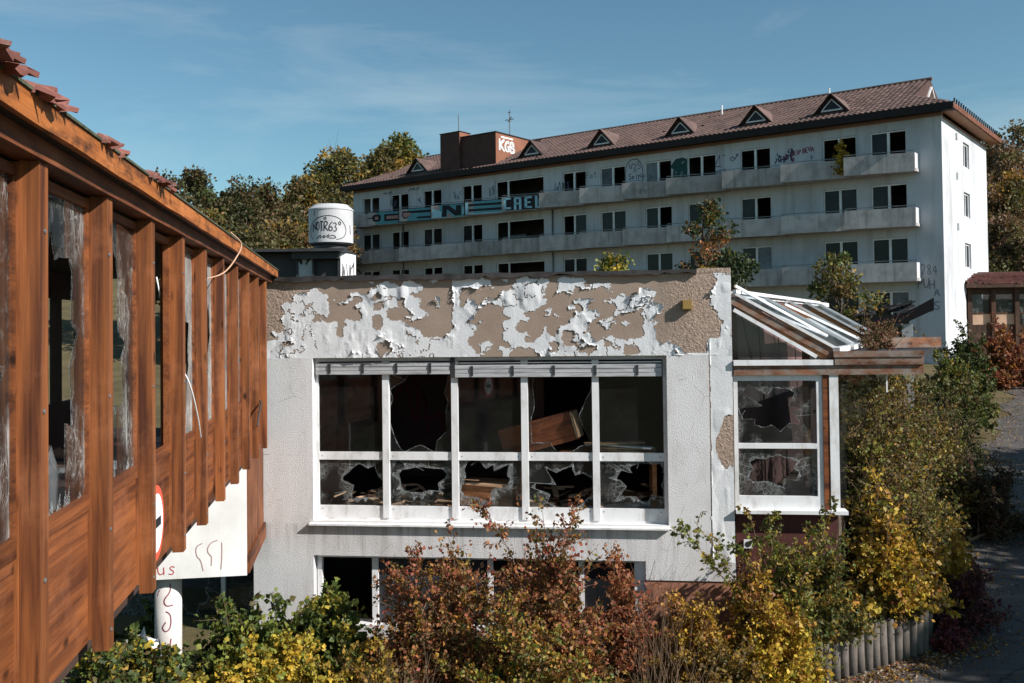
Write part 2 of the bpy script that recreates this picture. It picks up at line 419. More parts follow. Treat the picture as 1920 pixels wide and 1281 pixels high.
# ---------------------------------------------------------------- mesh builder
class MB:
    def __init__(self): self.v, self.f = [], []
    def add(self, vs, fs):
        n = len(self.v)
        self.v += [tuple(p) for p in vs]
        self.f += [tuple(i+n for i in q) for q in fs]
        return self
    def box(self, a, b):
        x0, y0, z0 = (min(p, q) for p, q in zip(a, b)); x1, y1, z1 = (max(p, q) for p, q in zip(a, b))
        return self.hexa([(x0, y0, z0), (x1, y0, z0), (x1, y1, z0), (x0, y1, z0), (x0, y0, z1), (x1, y0, z1), (x1, y1, z1), (x0, y1, z1)])
    def hexa(self, p):
        return self.add(p, [(0, 3, 2, 1), (4, 5, 6, 7), (0, 1, 5, 4), (1, 2, 6, 5), (2, 3, 7, 6), (3, 0, 4, 7)])
    def bar(self, p, q, w, h, up=(0, 0, 1)):
        p, q, up = Vector(p), Vector(q), Vector(up)
        d = (q-p).normalized(); s = d.cross(up).normalized()*w/2; u = s.cross(d).normalized()*h/2
        return self.hexa([p-s-u, p+s-u, q+s-u, q-s-u, p-s+u, p+s+u, q+s+u, q-s+u])
    def prism(self, poly, fn0, fn1):
        n = len(poly)
        vs = [fn0(*p) for p in poly] + [fn1(*p) for p in poly]
        fs = [tuple(range(n)), tuple(range(2*n-1, n-1, -1))] + [(i, i+n, (i+1) % n+n, (i+1) % n) for i in range(n)]
        return self.add(vs, fs)
    def tube(self, pts, rad, n=6, cap=True):
        pts = [Vector(p) for p in pts]
        rs = rad if isinstance(rad, (list, tuple)) else [rad]*len(pts)
        vs, fs = [], []
        for i, p in enumerate(pts):
            d = (pts[min(i+1, len(pts)-1)]-pts[max(i-1, 0)])
            d = d.normalized() if d.length > 1e-9 else Vector((0, 0, 1))
            a = d.cross(Vector((0.31, 0.17, 0.93)) if abs(d.z) < 0.9 else Vector((1, 0.1, 0))).normalized(); b = d.cross(a)
            for k in range(n):
                t = 2*math.pi*k/n
                vs.append(p + (a*math.cos(t)+b*math.sin(t))*rs[i])
        for i in range(len(pts)-1):
            for k in range(n):
                fs.append((i*n+k, i*n+(k+1) % n, (i+1)*n+(k+1) % n, (i+1)*n+k))
        if cap:
            fs.append(tuple(range(n-1, -1, -1))); fs.append(tuple((len(pts)-1)*n+k for k in range(n)))
        return self.add(vs, fs)
    def lathe(self, c, prof, n=24):
        vs, fs = [], []
        for r, z in prof:
            for k in range(n):
                t = 2*math.pi*k/n
                vs.append((c[0]+r*math.cos(t), c[1]+r*math.sin(t), c[2]+z))
        for i in range(len(prof)-1):
            for k in range(n):
                fs.append((i*n+k, i*n+(k+1) % n, (i+1)*n+(k+1) % n, (i+1)*n+k))
        fs.append(tuple(range(n-1, -1, -1))); fs.append(tuple((len(prof)-1)*n+k for k in range(n)))
        return self.add(vs, fs)
    def build(self, name, m, parent=None, smooth=False):
        me = bpy.data.meshes.new(name)
        me.from_pydata(self.v, [], self.f)
        me.materials.append(MATS[m])
        if smooth: me.polygons.foreach_set('use_smooth', [True]*len(me.polygons))
        me.update()
        o = bpy.data.objects.new(name, me)
        COL.objects.link(o)
        if parent: o.parent = parent
        return o
def tag(o, label=None, cat=None, group=None, kind=None):
    if label: o['label'] = label
    if cat: o['category'] = cat
    if group: o['group'] = group
    if kind: o['kind'] = kind
    return o
def thing(name, label, cat, loc=(0, 0, 0), rotz=0.0, group=None):
    o = bpy.data.objects.new(name, None)
    COL.objects.link(o)
    o.location = loc; o.rotation_euler = (0, 0, rotz); o.empty_display_size = 0.2
    return tag(o, label, cat, group)
def box(name, a, b, m, parent=None): return MB().box(a, b).build(name, m, parent)
def copy_part(src, parent, loc=None):
    c = src.copy(); COL.objects.link(c); c.parent = parent
    if loc is not None: c.location = loc
    return c

# ribbons: hand drawn strokes laid 3 mm proud of a surface
GLYPH = {
 'A': [[(0, 0), (.5, 1), (1, 0)], [(.2, .38), (.8, .38)]], 'B': [[(0, 0), (0, 1), (.7, .95), (.75, .6), (.1, .52), (.9, .4), (.85, .05), (0, 0)]],
 'C': [[(.95, .85), (.6, 1), (.1, .8), (0, .4), (.25, .05), (.95, .12)]], 'D': [[(0, 0), (0, 1), (.7, .85), (1, .5), (.7, .1), (0, 0)]],
 'E': [[(1, 1), (0, 1), (0, 0), (1, 0)], [(0, .5), (.8, .5)]], 'F': [[(1, 1), (0, 1), (0, 0)], [(0, .55), (.8, .55)]],
 'G': [[(.95, .85), (.55, 1), (.05, .7), (.1, .15), (.6, 0), (.95, .2), (.95, .45), (.55, .45)]], 'I': [[(.5, 0), (.5, 1)]],
 'H': [[(0, 0), (0, 1)], [(1, 0), (1, 1)], [(0, .5), (1, .5)]], 'K': [[(0, 0), (0, 1)], [(.9, 1), (.05, .5), (.95, 0)]], 'L': [[(0, 1), (0, 0), (.9, 0)]], 'M': [[(0, 0), (.15, 1), (.5, .35), (.85, 1), (1, 0)]],
 'N': [[(0, 0), (.05, 1), (.9, .05), (.95, 1)]], 'O': [[(.5, 1), (.1, .8), (0, .4), (.4, 0), (.9, .2), (1, .65), (.5, 1)]],
 'P': [[(0, 0), (.05, 1), (.8, .9), (.8, .55), (.05, .45)]], 'R': [[(0, 0), (.05, 1), (.8, .9), (.75, .55), (.05, .48), (.95, 0)]],
 'S': [[(.95, .88), (.5, 1), (.1, .8), (.3, .55), (.8, .4), (.9, .15), (.4, 0), (0, .15)]], 'T': [[(0, 1), (1, 1)], [(.5, 1), (.5, 0)]],
 'U': [[(0, 1), (.05, .2), (.5, 0), (.9, .25), (1, 1)]], 'V': [[(0, 1), (.45, 0), (1, 1)]], 'W': [[(0, 1), (.2, 0), (.5, .7), (.8, 0), (1, 1)]],
 'Z': [[(0, 1), (1, 1), (0, 0), (1, 0)]], '3': [[(0, .9), (.6, 1), (.9, .75), (.4, .55), (.95, .35), (.7, 0), (0, .08)]],
 '6': [[(.9, 1), (.25, .7), (0, .25), (.4, 0), (.9, .15), (.85, .45), (.4, .5), (.05, .3)]], '5': [[(.9, 1), (.1, 1), (.05, .6), (.6, .6), (.9, .3), (.5, 0), (0, .1)]],
 '2': [[(0, .8), (.4, 1), (.85, .75), (0, 0), (.95, .03)]], '9': [[(.85, .6), (.4, .45), (.1, .7), (.45, 1), (.85, .8), (.8, .3), (.5, 0)]], '+': [[(0, .5), (1, .5)], [(.5, 0), (.5, 1)]],
 '-': [[(0, .5), (1, .5)]], 'u': [[(0, .6), (.05, .15), (.45, 0), (.85, .2)], [(.85, .6), (.9, 0)]], 's': [[(.85, .55), (.4, .62), (.15, .45), (.75, .25), (.6, .02), (.05, .08)]],
 'a': [[(.85, .55), (.3, .6), (0, .25), (.35, 0), (.8, .3)], [(.85, .6), (.9, 0)]], 't': [[(.5, 1), (.5, .1), (.8, 0)], [(.1, .65), (.95, .68)]], 'e': [[(.05, .32), (.85, .35), (.6, .62), (.15, .5), (.1, .12), (.8, .05)]],
 'o': [[(.5, .6), (.1, .4), (.3, 0), (.8, .15), (.85, .5), (.5, .6)]], '°': [[(.5, 1), (.15, .8), (.5, .6), (.85, .8), (.5, 1)]], '4': [[(.7, 0), (.7, 1), (0, .3), (1, .3)]], '7': [[(0, 1), (1, 1), (.3, 0)]], '8': [[(.5, .52), (.1, .8), (.5, 1), (.9, .8), (.1, .25), (.5, 0), (.9, .25), (.5, .52)]],
}
def smooth_line(pts, it=2):
    for _ in range(it):
        out = [pts[0]]
        for p, q in zip(pts, pts[1:]):
            out += [(p[0]*.75+q[0]*.25, p[1]*.75+q[1]*.25), (p[0]*.25+q[0]*.75, p[1]*.25+q[1]*.75)]
        pts = out + [pts[-1]]
    return pts
def ribbon(mb, pts, w, fn):
    n = len(pts); L_, R_ = [], []
    for i, p in enumerate(pts):
        a, b = pts[max(0, i-1)], pts[min(n-1, i+1)]
        dx, dy = b[0]-a[0], b[1]-a[1]; l = math.hypot(dx, dy) or 1
        nx, ny = -dy/l*w/2, dx/l*w/2
        L_.append(fn(p[0]+nx, p[1]+ny)); R_.append(fn(p[0]-nx, p[1]-ny))
    mb.add(L_+R_, [(i, i+1, n+i+1, n+i) for i in range(n-1)])
def write(mb, text, u0, v0, w, h, fn, lw, gap=0.28, tilt=0.0, rnd=None, it=2, slant=0.0):
    r = rnd or random.Random(sum(map(ord, text)))
    u = 0.0
    for ch in text:
        if ch == ' ': u += w*0.6; continue
        dy = r.uniform(-.06, .06)*h; sc = r.uniform(.92, 1.08)
        for st in GLYPH[ch]:
            pts = [(u0 + u + (p[0]*w + p[1]*h*slant)*sc, v0 + dy + p[1]*h*sc + (u+p[0]*w)*tilt) for p in st]
            ribbon(mb, smooth_line(pts, it) if it else pts, lw, fn)
        u += w*(1+gap)
    return mb
def scribble(mb, u0, v0, w, h, fn, lw, seed, n=3):
    r = random.Random(seed)
    for k in range(n):
        c = u0 + w*(k+.5)/n
        pts = [(c + r.uniform(-.6, .6)*w/n, v0 + r.uniform(0, 1)*h) for _ in range(r.randint(4, 7))]
        ribbon(mb, smooth_line(pts, 2), lw, fn)
    return mb

# ---------------------------------------------------------------- broken panes
def jag_loop(cx, cz, rx, rz, seed, n=46, jag=0.22, sup=2.6):
    r = random.Random(seed)
    out = []
    n = r.randint(15, 24)
    keys = []
    for k in range(n):
        t = 2*math.pi*(k+r.uniform(-.35, .35))/n
        c, s = math.cos(t), math.sin(t)
        rad = (abs(c)**sup + abs(s)**sup)**(-1/sup)
        j = 1 - jag*r.random()**1.3 - (r.uniform(.1, .4) if r.random() < 0.22 else 0)*min(1, jag*3)
        keys.append((cx + rx*rad*c*j, cz + rz*rad*s*j))
    for p, q in zip(keys, keys[1:]+keys[:1]):            # straight runs with a little chipping
        for u in (0, .33, .66):
            out.append((p[0]+(q[0]-p[0])*u+r.uniform(-.006, .006)*(u > 0), p[1]+(q[1]-p[1])*u+r.uniform(-.006, .006)*(u > 0)))
    return out
def pane_mesh(x0, x1, z0, z1, y, hole=None, seed=0, mt='glass_clear', parent=None, jag=0.22, crush=0.05, cracks=10, sup=2.6):
    """glass sheet in the local x-z plane at depth y with an optional jagged hole; returns the pane"""
    r = random.Random(seed+5)
    mb = MB(); th = 0.006
    if hole is None:
        mb.box((x0, y, z0), (x1, y+th, z1))
        return mb.build('glass_pane', mt, parent)
    cx, cz = x0+(x1-x0)*hole[0], z0+(z1-z0)*hole[1]
    lp = jag_loop(cx, cz, (x1-x0)*hole[2], (z1-z0)*hole[3], seed, jag=jag, sup=sup)
    lp = [(min(x1-.004, max(x0+.004, p[0])), min(z1-.004, max(z0+.004, p[1]))) for p in lp]
    n = len(lp); outer = []
    for p in lp:
        dx, dz = p[0]-cx, p[1]-cz
        k = min([((x1 if dx > 0 else x0)-cx)/dx if abs(dx) > 1e-6 else 9e9, ((z1 if dz > 0 else z0)-cz)/dz if abs(dz) > 1e-6 else 9e9])
        outer.append((cx+dx*k, cz+dz*k))
    vs = [(p[0], y, p[1]) for p in lp] + [(p[0], y, p[1]) for p in outer] + [(p[0], y+th, p[1]) for p in lp] + [(p[0], y+th, p[1]) for p in outer]
    fs = []
    for i in range(n):
        j = (i+1) % n
        fs += [(i, j, n+j, n+i), (2*n+i, 3*n+i, 3*n+j, 2*n+j), (i, 2*n+i, 2*n+j, j)]
        a, b = outer[i], outer[j]
        if abs(a[0]-b[0]) > 1e-4 and abs(a[1]-b[1]) > 1e-4:      # fill the rectangle's corner
            c = (x1 if max(a[0], b[0]) > cx + (x1-cx)*.5 and (abs(a[0]-x1) < 1e-4 or abs(b[0]-x1) < 1e-4) else x0,
                 z1 if (abs(a[1]-z1) < 1e-4 or abs(b[1]-z1) < 1e-4) else z0)
            vs += [(c[0], y, c[1])]; fs.append((n+i, n+j, len(vs)-1))
    pane = MB().add(vs, fs).build('glass_pane', mt, parent)
    if crush:
        cv, cf = [], []
        for i, p in enumerate(lp):
            k = crush*(0.25+1.3*r.random()**2)
            dx, dz = outer[i][0]-p[0], outer[i][1]-p[1]; l = math.hypot(dx, dz) or 1e-6
            k = min(k, l*.95)
            cv += [(p[0], y-.0015, p[1]), (p[0]+dx/l*k, y-.0015, p[1]+dz/l*k)]
        for i in range(n):
            j = (i+1) % n
            cf.append((2*i, 2*j, 2*j+1, 2*i+1))
        MB().add(cv, cf).build('crushed_edge', 'glass_crushed', pane)
    if cracks:
        mb = MB()
        for _ in range(cracks):
            i = r.randrange(n); p, q = lp[i], outer[i]
            k = r.uniform(.4, 1.0); pts = [p]; ox, oz = r.uniform(-.12, .12), r.uniform(-.12, .12)
            for s in (.5, 1):
                pts.append((p[0]+(q[0]-p[0])*k*s+ox*s, p[1]+(q[1]-p[1])*k*s+oz*s))
            pts = [(min(x1, max(x0, a)), min(z1, max(z0, b))) for a, b in pts]
            ribbon(mb, pts, 0.0026, lambda u, v: (u, y-.002, v))
        tag(mb.build('crack_lines', 'crack_white', pane), kind='stuff')
    return pane

# ---------------------------------------------------------------- foliage
def leaf_mesh(name, P, A, size, colr, parent, rng, width=0.30, fold=0.12):
    """P base points, A axis directions, one folded two-triangle leaf each"""
    n = len(P)
    A = A/np.maximum(np.linalg.norm(A, axis=1, keepdims=True), 1e-6)
    Rn = rng.normal(size=(n, 3)); Rn[:, 2] *= 0.6
    Sd = np.cross(A, Rn); Sd /= np.maximum(np.linalg.norm(Sd, axis=1, keepdims=True), 1e-6)
    Nn = np.cross(Sd, A)
    sz = (size*rng.uniform(0.35, 1.4, n))[:, None]
    V = np.empty((n, 4, 3))
    V[:, 0] = P
    V[:, 1] = P + A*sz*.5 + Sd*sz*width + Nn*sz*fold
    V[:, 2] = P + A*sz - Nn*sz*fold*.6
    V[:, 3] = P + A*sz*.5 - Sd*sz*width + Nn*sz*fold
    me = bpy.data.meshes.new(name)
    me.vertices.add(4*n); me.vertices.foreach_set('co', V.ravel())
    idx = (np.arange(n)*4)[:, None] + np.array([0, 1, 2, 0, 2, 3])[None]
    me.loops.add(6*n); me.loops.foreach_set('vertex_index', idx.ravel().astype(np.int32))
    me.polygons.add(2*n); me.polygons.foreach_set('loop_start', np.arange(2*n, dtype=np.int32)*3)
    me.update(calc_edges=True)
    at = me.color_attributes.new('Col', 'FLOAT_COLOR', 'POINT')
    C4 = np.ones((n, 4, 4), np.float32); C4[:, :, :3] = colr[:, None, :]
    at.data.foreach_set('color', C4.ravel())
    me.materials.append(MATS['leaf'])
    o = bpy.data.objects.new(name, me); COL.objects.link(o)
    if parent: o.parent = parent
    return o
def pick_colours(pal, n, rng, jitter=0.22, bias=None):
    cols = np.array([p[:3] for p in pal]); w = np.array([p[3] for p in pal], float)
    if bias is not None:
        w = w*bias
    i = rng.choice(len(pal), n, p=w/w.sum())
    c = cols[i]*rng.uniform(1-jitter, 1+jitter, (n, 1))*rng.uniform(.92, 1.08, (n, 3))
    return np.clip(c, 0.003, 0.9)
def bez(p0, p1, p2, u):
    u = u[:, None]
    return p0*(1-u)**2 + 2*p1*u*(1-u) + p2*u**2
def shrub(name, label, cat, loc, rx, ry, h, stems, twigs, leaves, size, pal, seed, group=None, keep=None, targets=(), stem_r=0.012,
          width=0.30, shell=0.45, droop=0.0, twig_len=0.22, stem_mat='twig', low=0.15, upright=0.6, part='foliage'):
    stem_r *= 1.35; twigs = int(twigs*1.5); leaves = int(leaves*1.45); size *= 1.12; width = min(.44, width*1.25)
    rng = np.random.default_rng(seed)
    root = thing(name, label, cat, loc, 0, group)
    base = np.array(loc, float)
    mb = MB(); LP, LA, LC = [], [], []
    tg = []
    for k in range(stems):
        d = rng.normal(size=3); d[2] = abs(d[2]); d /= np.linalg.norm(d)
        rad = rng.uniform(shell, 1.0)**0.6
        tg.append(np.array([d[0]*rx*rad, d[1]*ry*rad, max(low*h, d[2]*h*rad)]))
    tg += [np.array(t, float)-base for t in targets]
    for k, t in enumerate(tg):
        b = np.array([rng.normal()*rx*.16, rng.normal()*ry*.16, 0.0])
        ctrl = b*.4 + t*np.array([.35, .35, 0]) + np.array([0, 0, max(t[2]*upright + .25*h*(k >= stems)*0, .1)]) 
        us = np.linspace(0, 1, 7)
        line = bez(b, ctrl, t, us); line[1:-1] += rng.normal(size=(5, 3))*.03*h*.4
        long = k >= stems
        mb.tube(line.tolist(), [stem_r*(1-.82*u) for u in us], 4, False)
        nt = int(twigs*(1.3 if long else 1))
        uu = rng.uniform(.30, 1.0, nt)
        pal_bias = None
        for u in uu:
            p = bez(b, ctrl, t, np.array([u]))[0]
            tan = bez(b, ctrl, t, np.array([min(1, u+.05)]))[0]-bez(b, ctrl, t, np.array([u-.05]))[0]
            tan /= np.linalg.norm(tan)+1e-6
            d = rng.normal(size=3)*.8 + tan*.9 + np.array([0, 0, .15-droop]); d /= np.linalg.norm(d)
            l = twig_len*h*rng.uniform(.5, 1.15)*(0.7 if long else 1)
            q = p + d*l + np.array([0, 0, -droop*l*.5])
            mb.tube([p.tolist(), ((p+q)/2 + rng.normal(size=3)*.02).tolist(), q.tolist()], [stem_r*.32, stem_r*.24, stem_r*.12], 3, False)
            nl = max(2, int(leaves*rng.uniform(.6, 1.4)))
            v = rng.uniform(.08, 1.0, (nl, 1))
            P = p + (q-p)*v + rng.normal(size=(nl, 3))*.022*min(1, h)
            Ax = d*.55 + rng.normal(size=(nl, 3))*.75 + np.array([0, 0, -.15-droop])
            main = pick_colours(pal, 1, rng, 0.1)
            C_ = pick_colours(pal, nl, rng); C_ = C_*.55 + main*.45*rng.uniform(.8, 1.2, (nl, 1))
            LP.append(P); LA.append(Ax); LC.append(C_)
    P, A_, C_ = np.concatenate(LP), np.concatenate(LA), np.concatenate(LC)
    ok = P[:, 2] > 0.02
    if keep is not None:
        ok &= keep(P + base)
    P, A_, C_ = P[ok], A_[ok], C_[ok]
    st = mb.build('stems', stem_mat, root)
    fo = leaf_mesh(part, P, A_, size, C_, root, rng, width)
    return root
def tree(name, label, loc, h, crown_r, crown_base, clumps, leaves, size, pal, seed, group=None, clump_r=0.34, trunk_r=0.16, cat='tree', spire=0.0, width=0.34, wisp=0.0):
    rng = np.random.default_rng(seed)
    root = thing(name, label, cat, loc, 0, group)
    mb = MB()
    lean = rng.normal(size=2)*.04*h
    zs = np.linspace(0, .92, 7)
    trunk = np.stack([lean[0]*zs**1.5 + rng.normal(size=7)*.01*h, lean[1]*zs**1.5 + rng.normal(size=7)*.01*h, zs*h], 1)
    trunk[0, :2] = 0
    mb.tube(trunk.tolist(), [trunk_r*(1-.9*u) + .01 for u in zs], 7, False)
    LP, LA, LC = [], [], []
    for k in range(clumps):
        f = (k+.5)/clumps
        d = rng.normal(size=3); d /= np.linalg.norm(d)
        rr = rng.uniform(.35, 1.0)**.5
        z = crown_base + (h-crown_base)*(.5+.5*d[2]*rr)
        u = (z-crown_base)/(h-crown_base)
        prof = (math.sin(math.pi*min(1, max(0.04, u*.86+.12)))**.7)*(1-spire) + spire*(1.02-u)
        c = np.array([d[0]*rr*crown_r*prof, d[1]*rr*crown_r*prof, z]) + np.array([lean[0], lean[1], 0])*u
        tz = max(.15*h, z - rng.uniform(.12, .3)*h)
        ti = np.array([np.interp(tz, trunk[:, 2], trunk[:, 0]), np.interp(tz, trunk[:, 2], trunk[:, 1]), tz])
        m = (ti+c)/2 + np.array([0, 0, -.03*h]) + rng.normal(size=3)*.02*h
        mb.tube([ti.tolist(), m.tolist(), c.tolist()], [trunk_r*.30, trunk_r*.18, trunk_r*.06], 4, False)
        nl = int(leaves*rng.uniform(.6, 1.4))
        cr = clump_r*crown_r*rng.uniform(.6, 1.3)
        g = rng.normal(size=(nl, 3)); g /= np.linalg.norm(g, axis=1, keepdims=True)
        g *= (rng.uniform(0, 1, (nl, 1))**.45)*np.array([1, 1, .72])
        P = c + g*cr
        if wisp: P[:, 2] -= wisp*rng.uniform(0, 1, nl)**2*cr*2
        for _ in range(3):
            e = c + rng.normal(size=3)*cr*.55
            mb.tube([c.tolist(), e.tolist()], [trunk_r*.07, trunk_r*.03], 3, False)
        main = pick_colours(pal, 1, rng, .15)
        C_ = pick_colours(pal, nl, rng)*.5 + main*.5*rng.uniform(.75, 1.25, (nl, 1))
        LP.append(P); LA.append(g + rng.normal(size=(nl, 3))*.8); LC.append(C_)
    mb.build('trunk', 'bark', root)
    leaf_mesh('crown', np.concatenate(LP), np.concatenate(LA), size, np.concatenate(LC), root, rng, width)
    return root

# ================================================================ TERRAIN
def hgt(x, y):
    x = np.asarray(x, float); y = np.asarray(y, float)
    z = 0.4 + np.clip(y-15, 0, 37)*0.075 + np.clip(y-56, 0, 200)*0.17 + np.clip(-x-30, 0, 100)*0.03
    return z
def gz(x, y): return float(hgt(x, y))
def sheet(name, xs, ys, zfn, m, keepfn=None):
    X, Y = np.meshgrid(xs, ys)
    Z = zfn(X, Y)
    nx, ny = len(xs), len(ys)
    vs = np.stack([X.ravel(), Y.ravel(), Z.ravel()], 1)
    fs = []
    for j in range(ny-1):
        for i in range(nx-1):
            if keepfn is None or keepfn((xs[i]+xs[i+1])/2, (ys[j]+ys[j+1])/2):
                a = j*nx+i
                fs.append((a, a+1, a+nx+1, a+nx))
    return MB().add(vs.tolist(), fs).build(name, m, None, True)
ROAD = [(-6, 3.6), (9, 3.4), (12.4, 3.6), (13.2, 4.9), (13.9, 6.0), (15.2, 6.7), (20, 9.3), (24, 11.6), (31, 15.5), (42, 22.0), (52, 28.0)]
def road_left(y): return np.interp(y, [p[0] for p in ROAD], [p[1] for p in ROAD])
xs = np.concatenate([np.linspace(-400, -30, 16), np.linspace(-26, 46, 73), np.linspace(52, 500, 16)])
ys = np.concatenate([np.linspace(-150, -8, 10), np.linspace(-6, 60, 67), np.linspace(64, 220, 27), np.linspace(260, 1600, 10)])
tag(sheet('ground', xs, ys, lambda X, Y: hgt(X, Y) - 0.012 - 0.05*(X > road_left(Y)+.6)*(Y < 50), 'ground'), kind='structure')
# asphalt drive following the slope
rv, rf = [], []
yy = np.linspace(-6, 50, 113)
for j, y in enumerate(yy):
    x0 = float(road_left(y)) + 0.25*math.sin(y*1.7) + 0.15*math.sin(y*4.1)
    for i, x in enumerate(np.linspace(x0, x0+26, 14)):
        rv.append((x, y, gz(x, y) + 0.006))
for j in range(len(yy)-1):
    for i in range(13):
        a = j*14+i; rf.append((a, a+1, a+15, a+14))
tag(MB().add(rv, rf).build('road', 'asphalt', None, True), kind='structure')
# raised planting bed behind the palisade
BED = [(-9, 7), (2.6, 7), (3.1, 10.4), (3.35, 12.1), (3.6, 12.5), (4.4, 13.0), (6.0, 14.3), (7.3, 17.5), (8.0, 21.5), (-9, 21.5)]
tag(MB().prism(BED, lambda x, y: (x, y, -0.2), lambda x, y: (x, y, 0.62)).build('planting_bed', 'ground'), kind='structure')
PALISADE = [(3.67, 12.56), (4.0, 12.72), (4.56, 13.03), (5.12, 13.37), (5.62, 13.66), (5.92, 13.89), (6.01, 14.15)]
tag(MB().prism(PALISADE + [(6.1, 14.6), (6.0, 16.2), (4.5, 13.3)], lambda x, y: (x, y, 0.1), lambda x, y: (x, y, 0.95)).build('planting_bed', 'ground'), kind='structure')

# ================================================================ TIMBER GALLERY (left)
PE = (-3.65373, 14.06481)
WANG = math.atan2(-0.98759, 0.15703)          # local x: from the white wall towards the camera, local y: outwards
gallery = thing('timber_gallery', 'long orange-brown timber gallery on stilts with upright fins and broken windows along the left', 'gallery', (PE[0], PE[1], 0), WANG)
T_END = 16.4
FIN = [0.79 + 1.055*k for k in range(15)]
r0 = random.Random(4)
for k, t in enumerate(FIN):
    fin = box('fin_post', (t-.055, .0465, 3.49+r0.uniform(-.012, .012)), (t+.055, .125, 5.80), 'wood_upright', gallery)
    box('jamb_post', (t-.06, -.03, 3.545), (t+.06, .046, 5.795), 'wood_upright', gallery)
    if t < 11:
        for zz in (3.62, 4.05, 4.75, 5.55):
            MB().lathe((0, 0, 0), [(.011, 0), (.011, .004), (.004, .007)], 7).build('bolt', 'rod_metal', fin)
            b = fin.children[-1]; b.rotation_euler = (-math.pi/2, 0, 0); b.location = (t+r0.uniform(-.02, .02), .1252, zz+r0.uniform(-.05, .05))
WIN_HOLES = {0: None, 1: (.35, .5, .3, .3), 2: None, 3: (.5, .5, .38, .44), 4: (.4, .5, .34, .38), 5: (.5, .42, .44, .40), 6: None, 7: (.55, .52, .42, .44), 8: (.52, .50, .42, .42), 9: (.45, .35, .4, .3)}
for k in range(len(FIN)-1):
    a, b = FIN[k]+.0605, FIN[k+1]-.0605
    box('wall_panel', (a, -.01, 3.535), (b, .028, 4.203), 'wood_along', gallery)
    fr = MB()
    fr.box((a, -.005, 4.205), (b, .040, 4.285)); fr.box((a, -.005, 5.735), (b, .040, 5.78))
    fr.box((a, -.005, 4.2855), (a+.028, .037, 5.7345)); fr.box((b-.028, -.005, 4.2855), (b, .037, 5.7345))
    w = fr.build('window_frame', 'wood_along', gallery)
    if k == 6: continue                          # this light has lost its glass
    hole = WIN_HOLES.get(k, (.5, .5, .4, .4))
    p = pane_mesh(a+.028, b-.028, 4.2855, 5.7345, .016, hole, 40+k, 'glass_streaked' if k > 5 else 'glass_frosted', w, jag=.5, crush=.07, cracks=9, sup=1.8)
    sm = MB()                                    # splinters left standing in the rebate
    for _ in range(7):
        x = r0.uniform(a+.06, b-.06); hh = r0.uniform(.02, .10)
        sm.add([(x-.03, +.024, 4.286), (x+.04, .024, 4.286), (x+r0.uniform(-.03, .03), .030, 4.286+hh)], [(0, 1, 2)])
    tag(sm.build('glass_splinters', 'glass_crushed', w), kind='stuff')
box('lintel_beam', (-.0, .03, 5.802), (T_END, .145, 5.885), 'wood_beam', gallery)
box('lintel_board', (-.0, -.06, 5.802), (T_END, .0285, 5.95), 'dark_eave', gallery)  # near-black colour stands in for the shade in the recess above the windows
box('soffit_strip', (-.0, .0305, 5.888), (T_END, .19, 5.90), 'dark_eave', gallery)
fa = MB()
n = 40
prev = None
for i in range(n+1):
    x = T_END*i/n
    pts = [(x, .192, 5.882), (x, .222, 5.882+.004*math.sin(i*2.1)), (x, .222, 5.985), (x, .192, 5.985)]
    fa.v += pts
    if i:
        o_ = (i-1)*4
        fa.f += [(o_+q, o_+(q+1) % 4, o_+4+(q+1) % 4, o_+4+q) for q in range(4)]
fa.f += [(0, 1, 2, 3), (4*n+3, 4*n+2, 4*n+1, 4*n)]
fa.build('fascia_board', 'wood_fascia', gallery)
box('eave_trim', (-.0, .12, 5.9865), (T_END, .232, 5.999), 'moss_trim', gallery)
# roof deck, floor, far side and inside
MB().hexa([(0, .118, 5.99), (T_END, .118, 5.99), (T_END, -1.25, 6.34), (0, -1.25, 6.34), (0, .118, 6.01), (T_END, .118, 6.01), (T_END, -1.25, 6.37), (0, -1.25, 6.37)]).build('roof_deck', 'wood_weathered', gallery)
MB().hexa([(0, -1.252, 6.34), (T_END, -1.252, 6.34), (T_END, -2.75, 5.96), (0, -2.75, 5.96), (0, -1.252, 6.37), (T_END, -1.252, 6.37), (T_END, -2.75, 5.99), (0, -2.75, 5.99)]).build('roof_deck', 'wood_weathered', gallery)
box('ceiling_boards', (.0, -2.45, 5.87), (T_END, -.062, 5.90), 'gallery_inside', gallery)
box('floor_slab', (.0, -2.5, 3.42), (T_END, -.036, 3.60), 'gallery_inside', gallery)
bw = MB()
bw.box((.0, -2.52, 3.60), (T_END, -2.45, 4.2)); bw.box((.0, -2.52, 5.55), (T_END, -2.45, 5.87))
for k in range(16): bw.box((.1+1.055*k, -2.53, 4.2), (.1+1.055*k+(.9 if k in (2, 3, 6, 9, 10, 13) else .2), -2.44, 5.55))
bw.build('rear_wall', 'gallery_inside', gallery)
box('end_wall', (T_END-.06, -2.44, 3.6), (T_END, -.063, 5.87), 'gallery_inside', gallery)
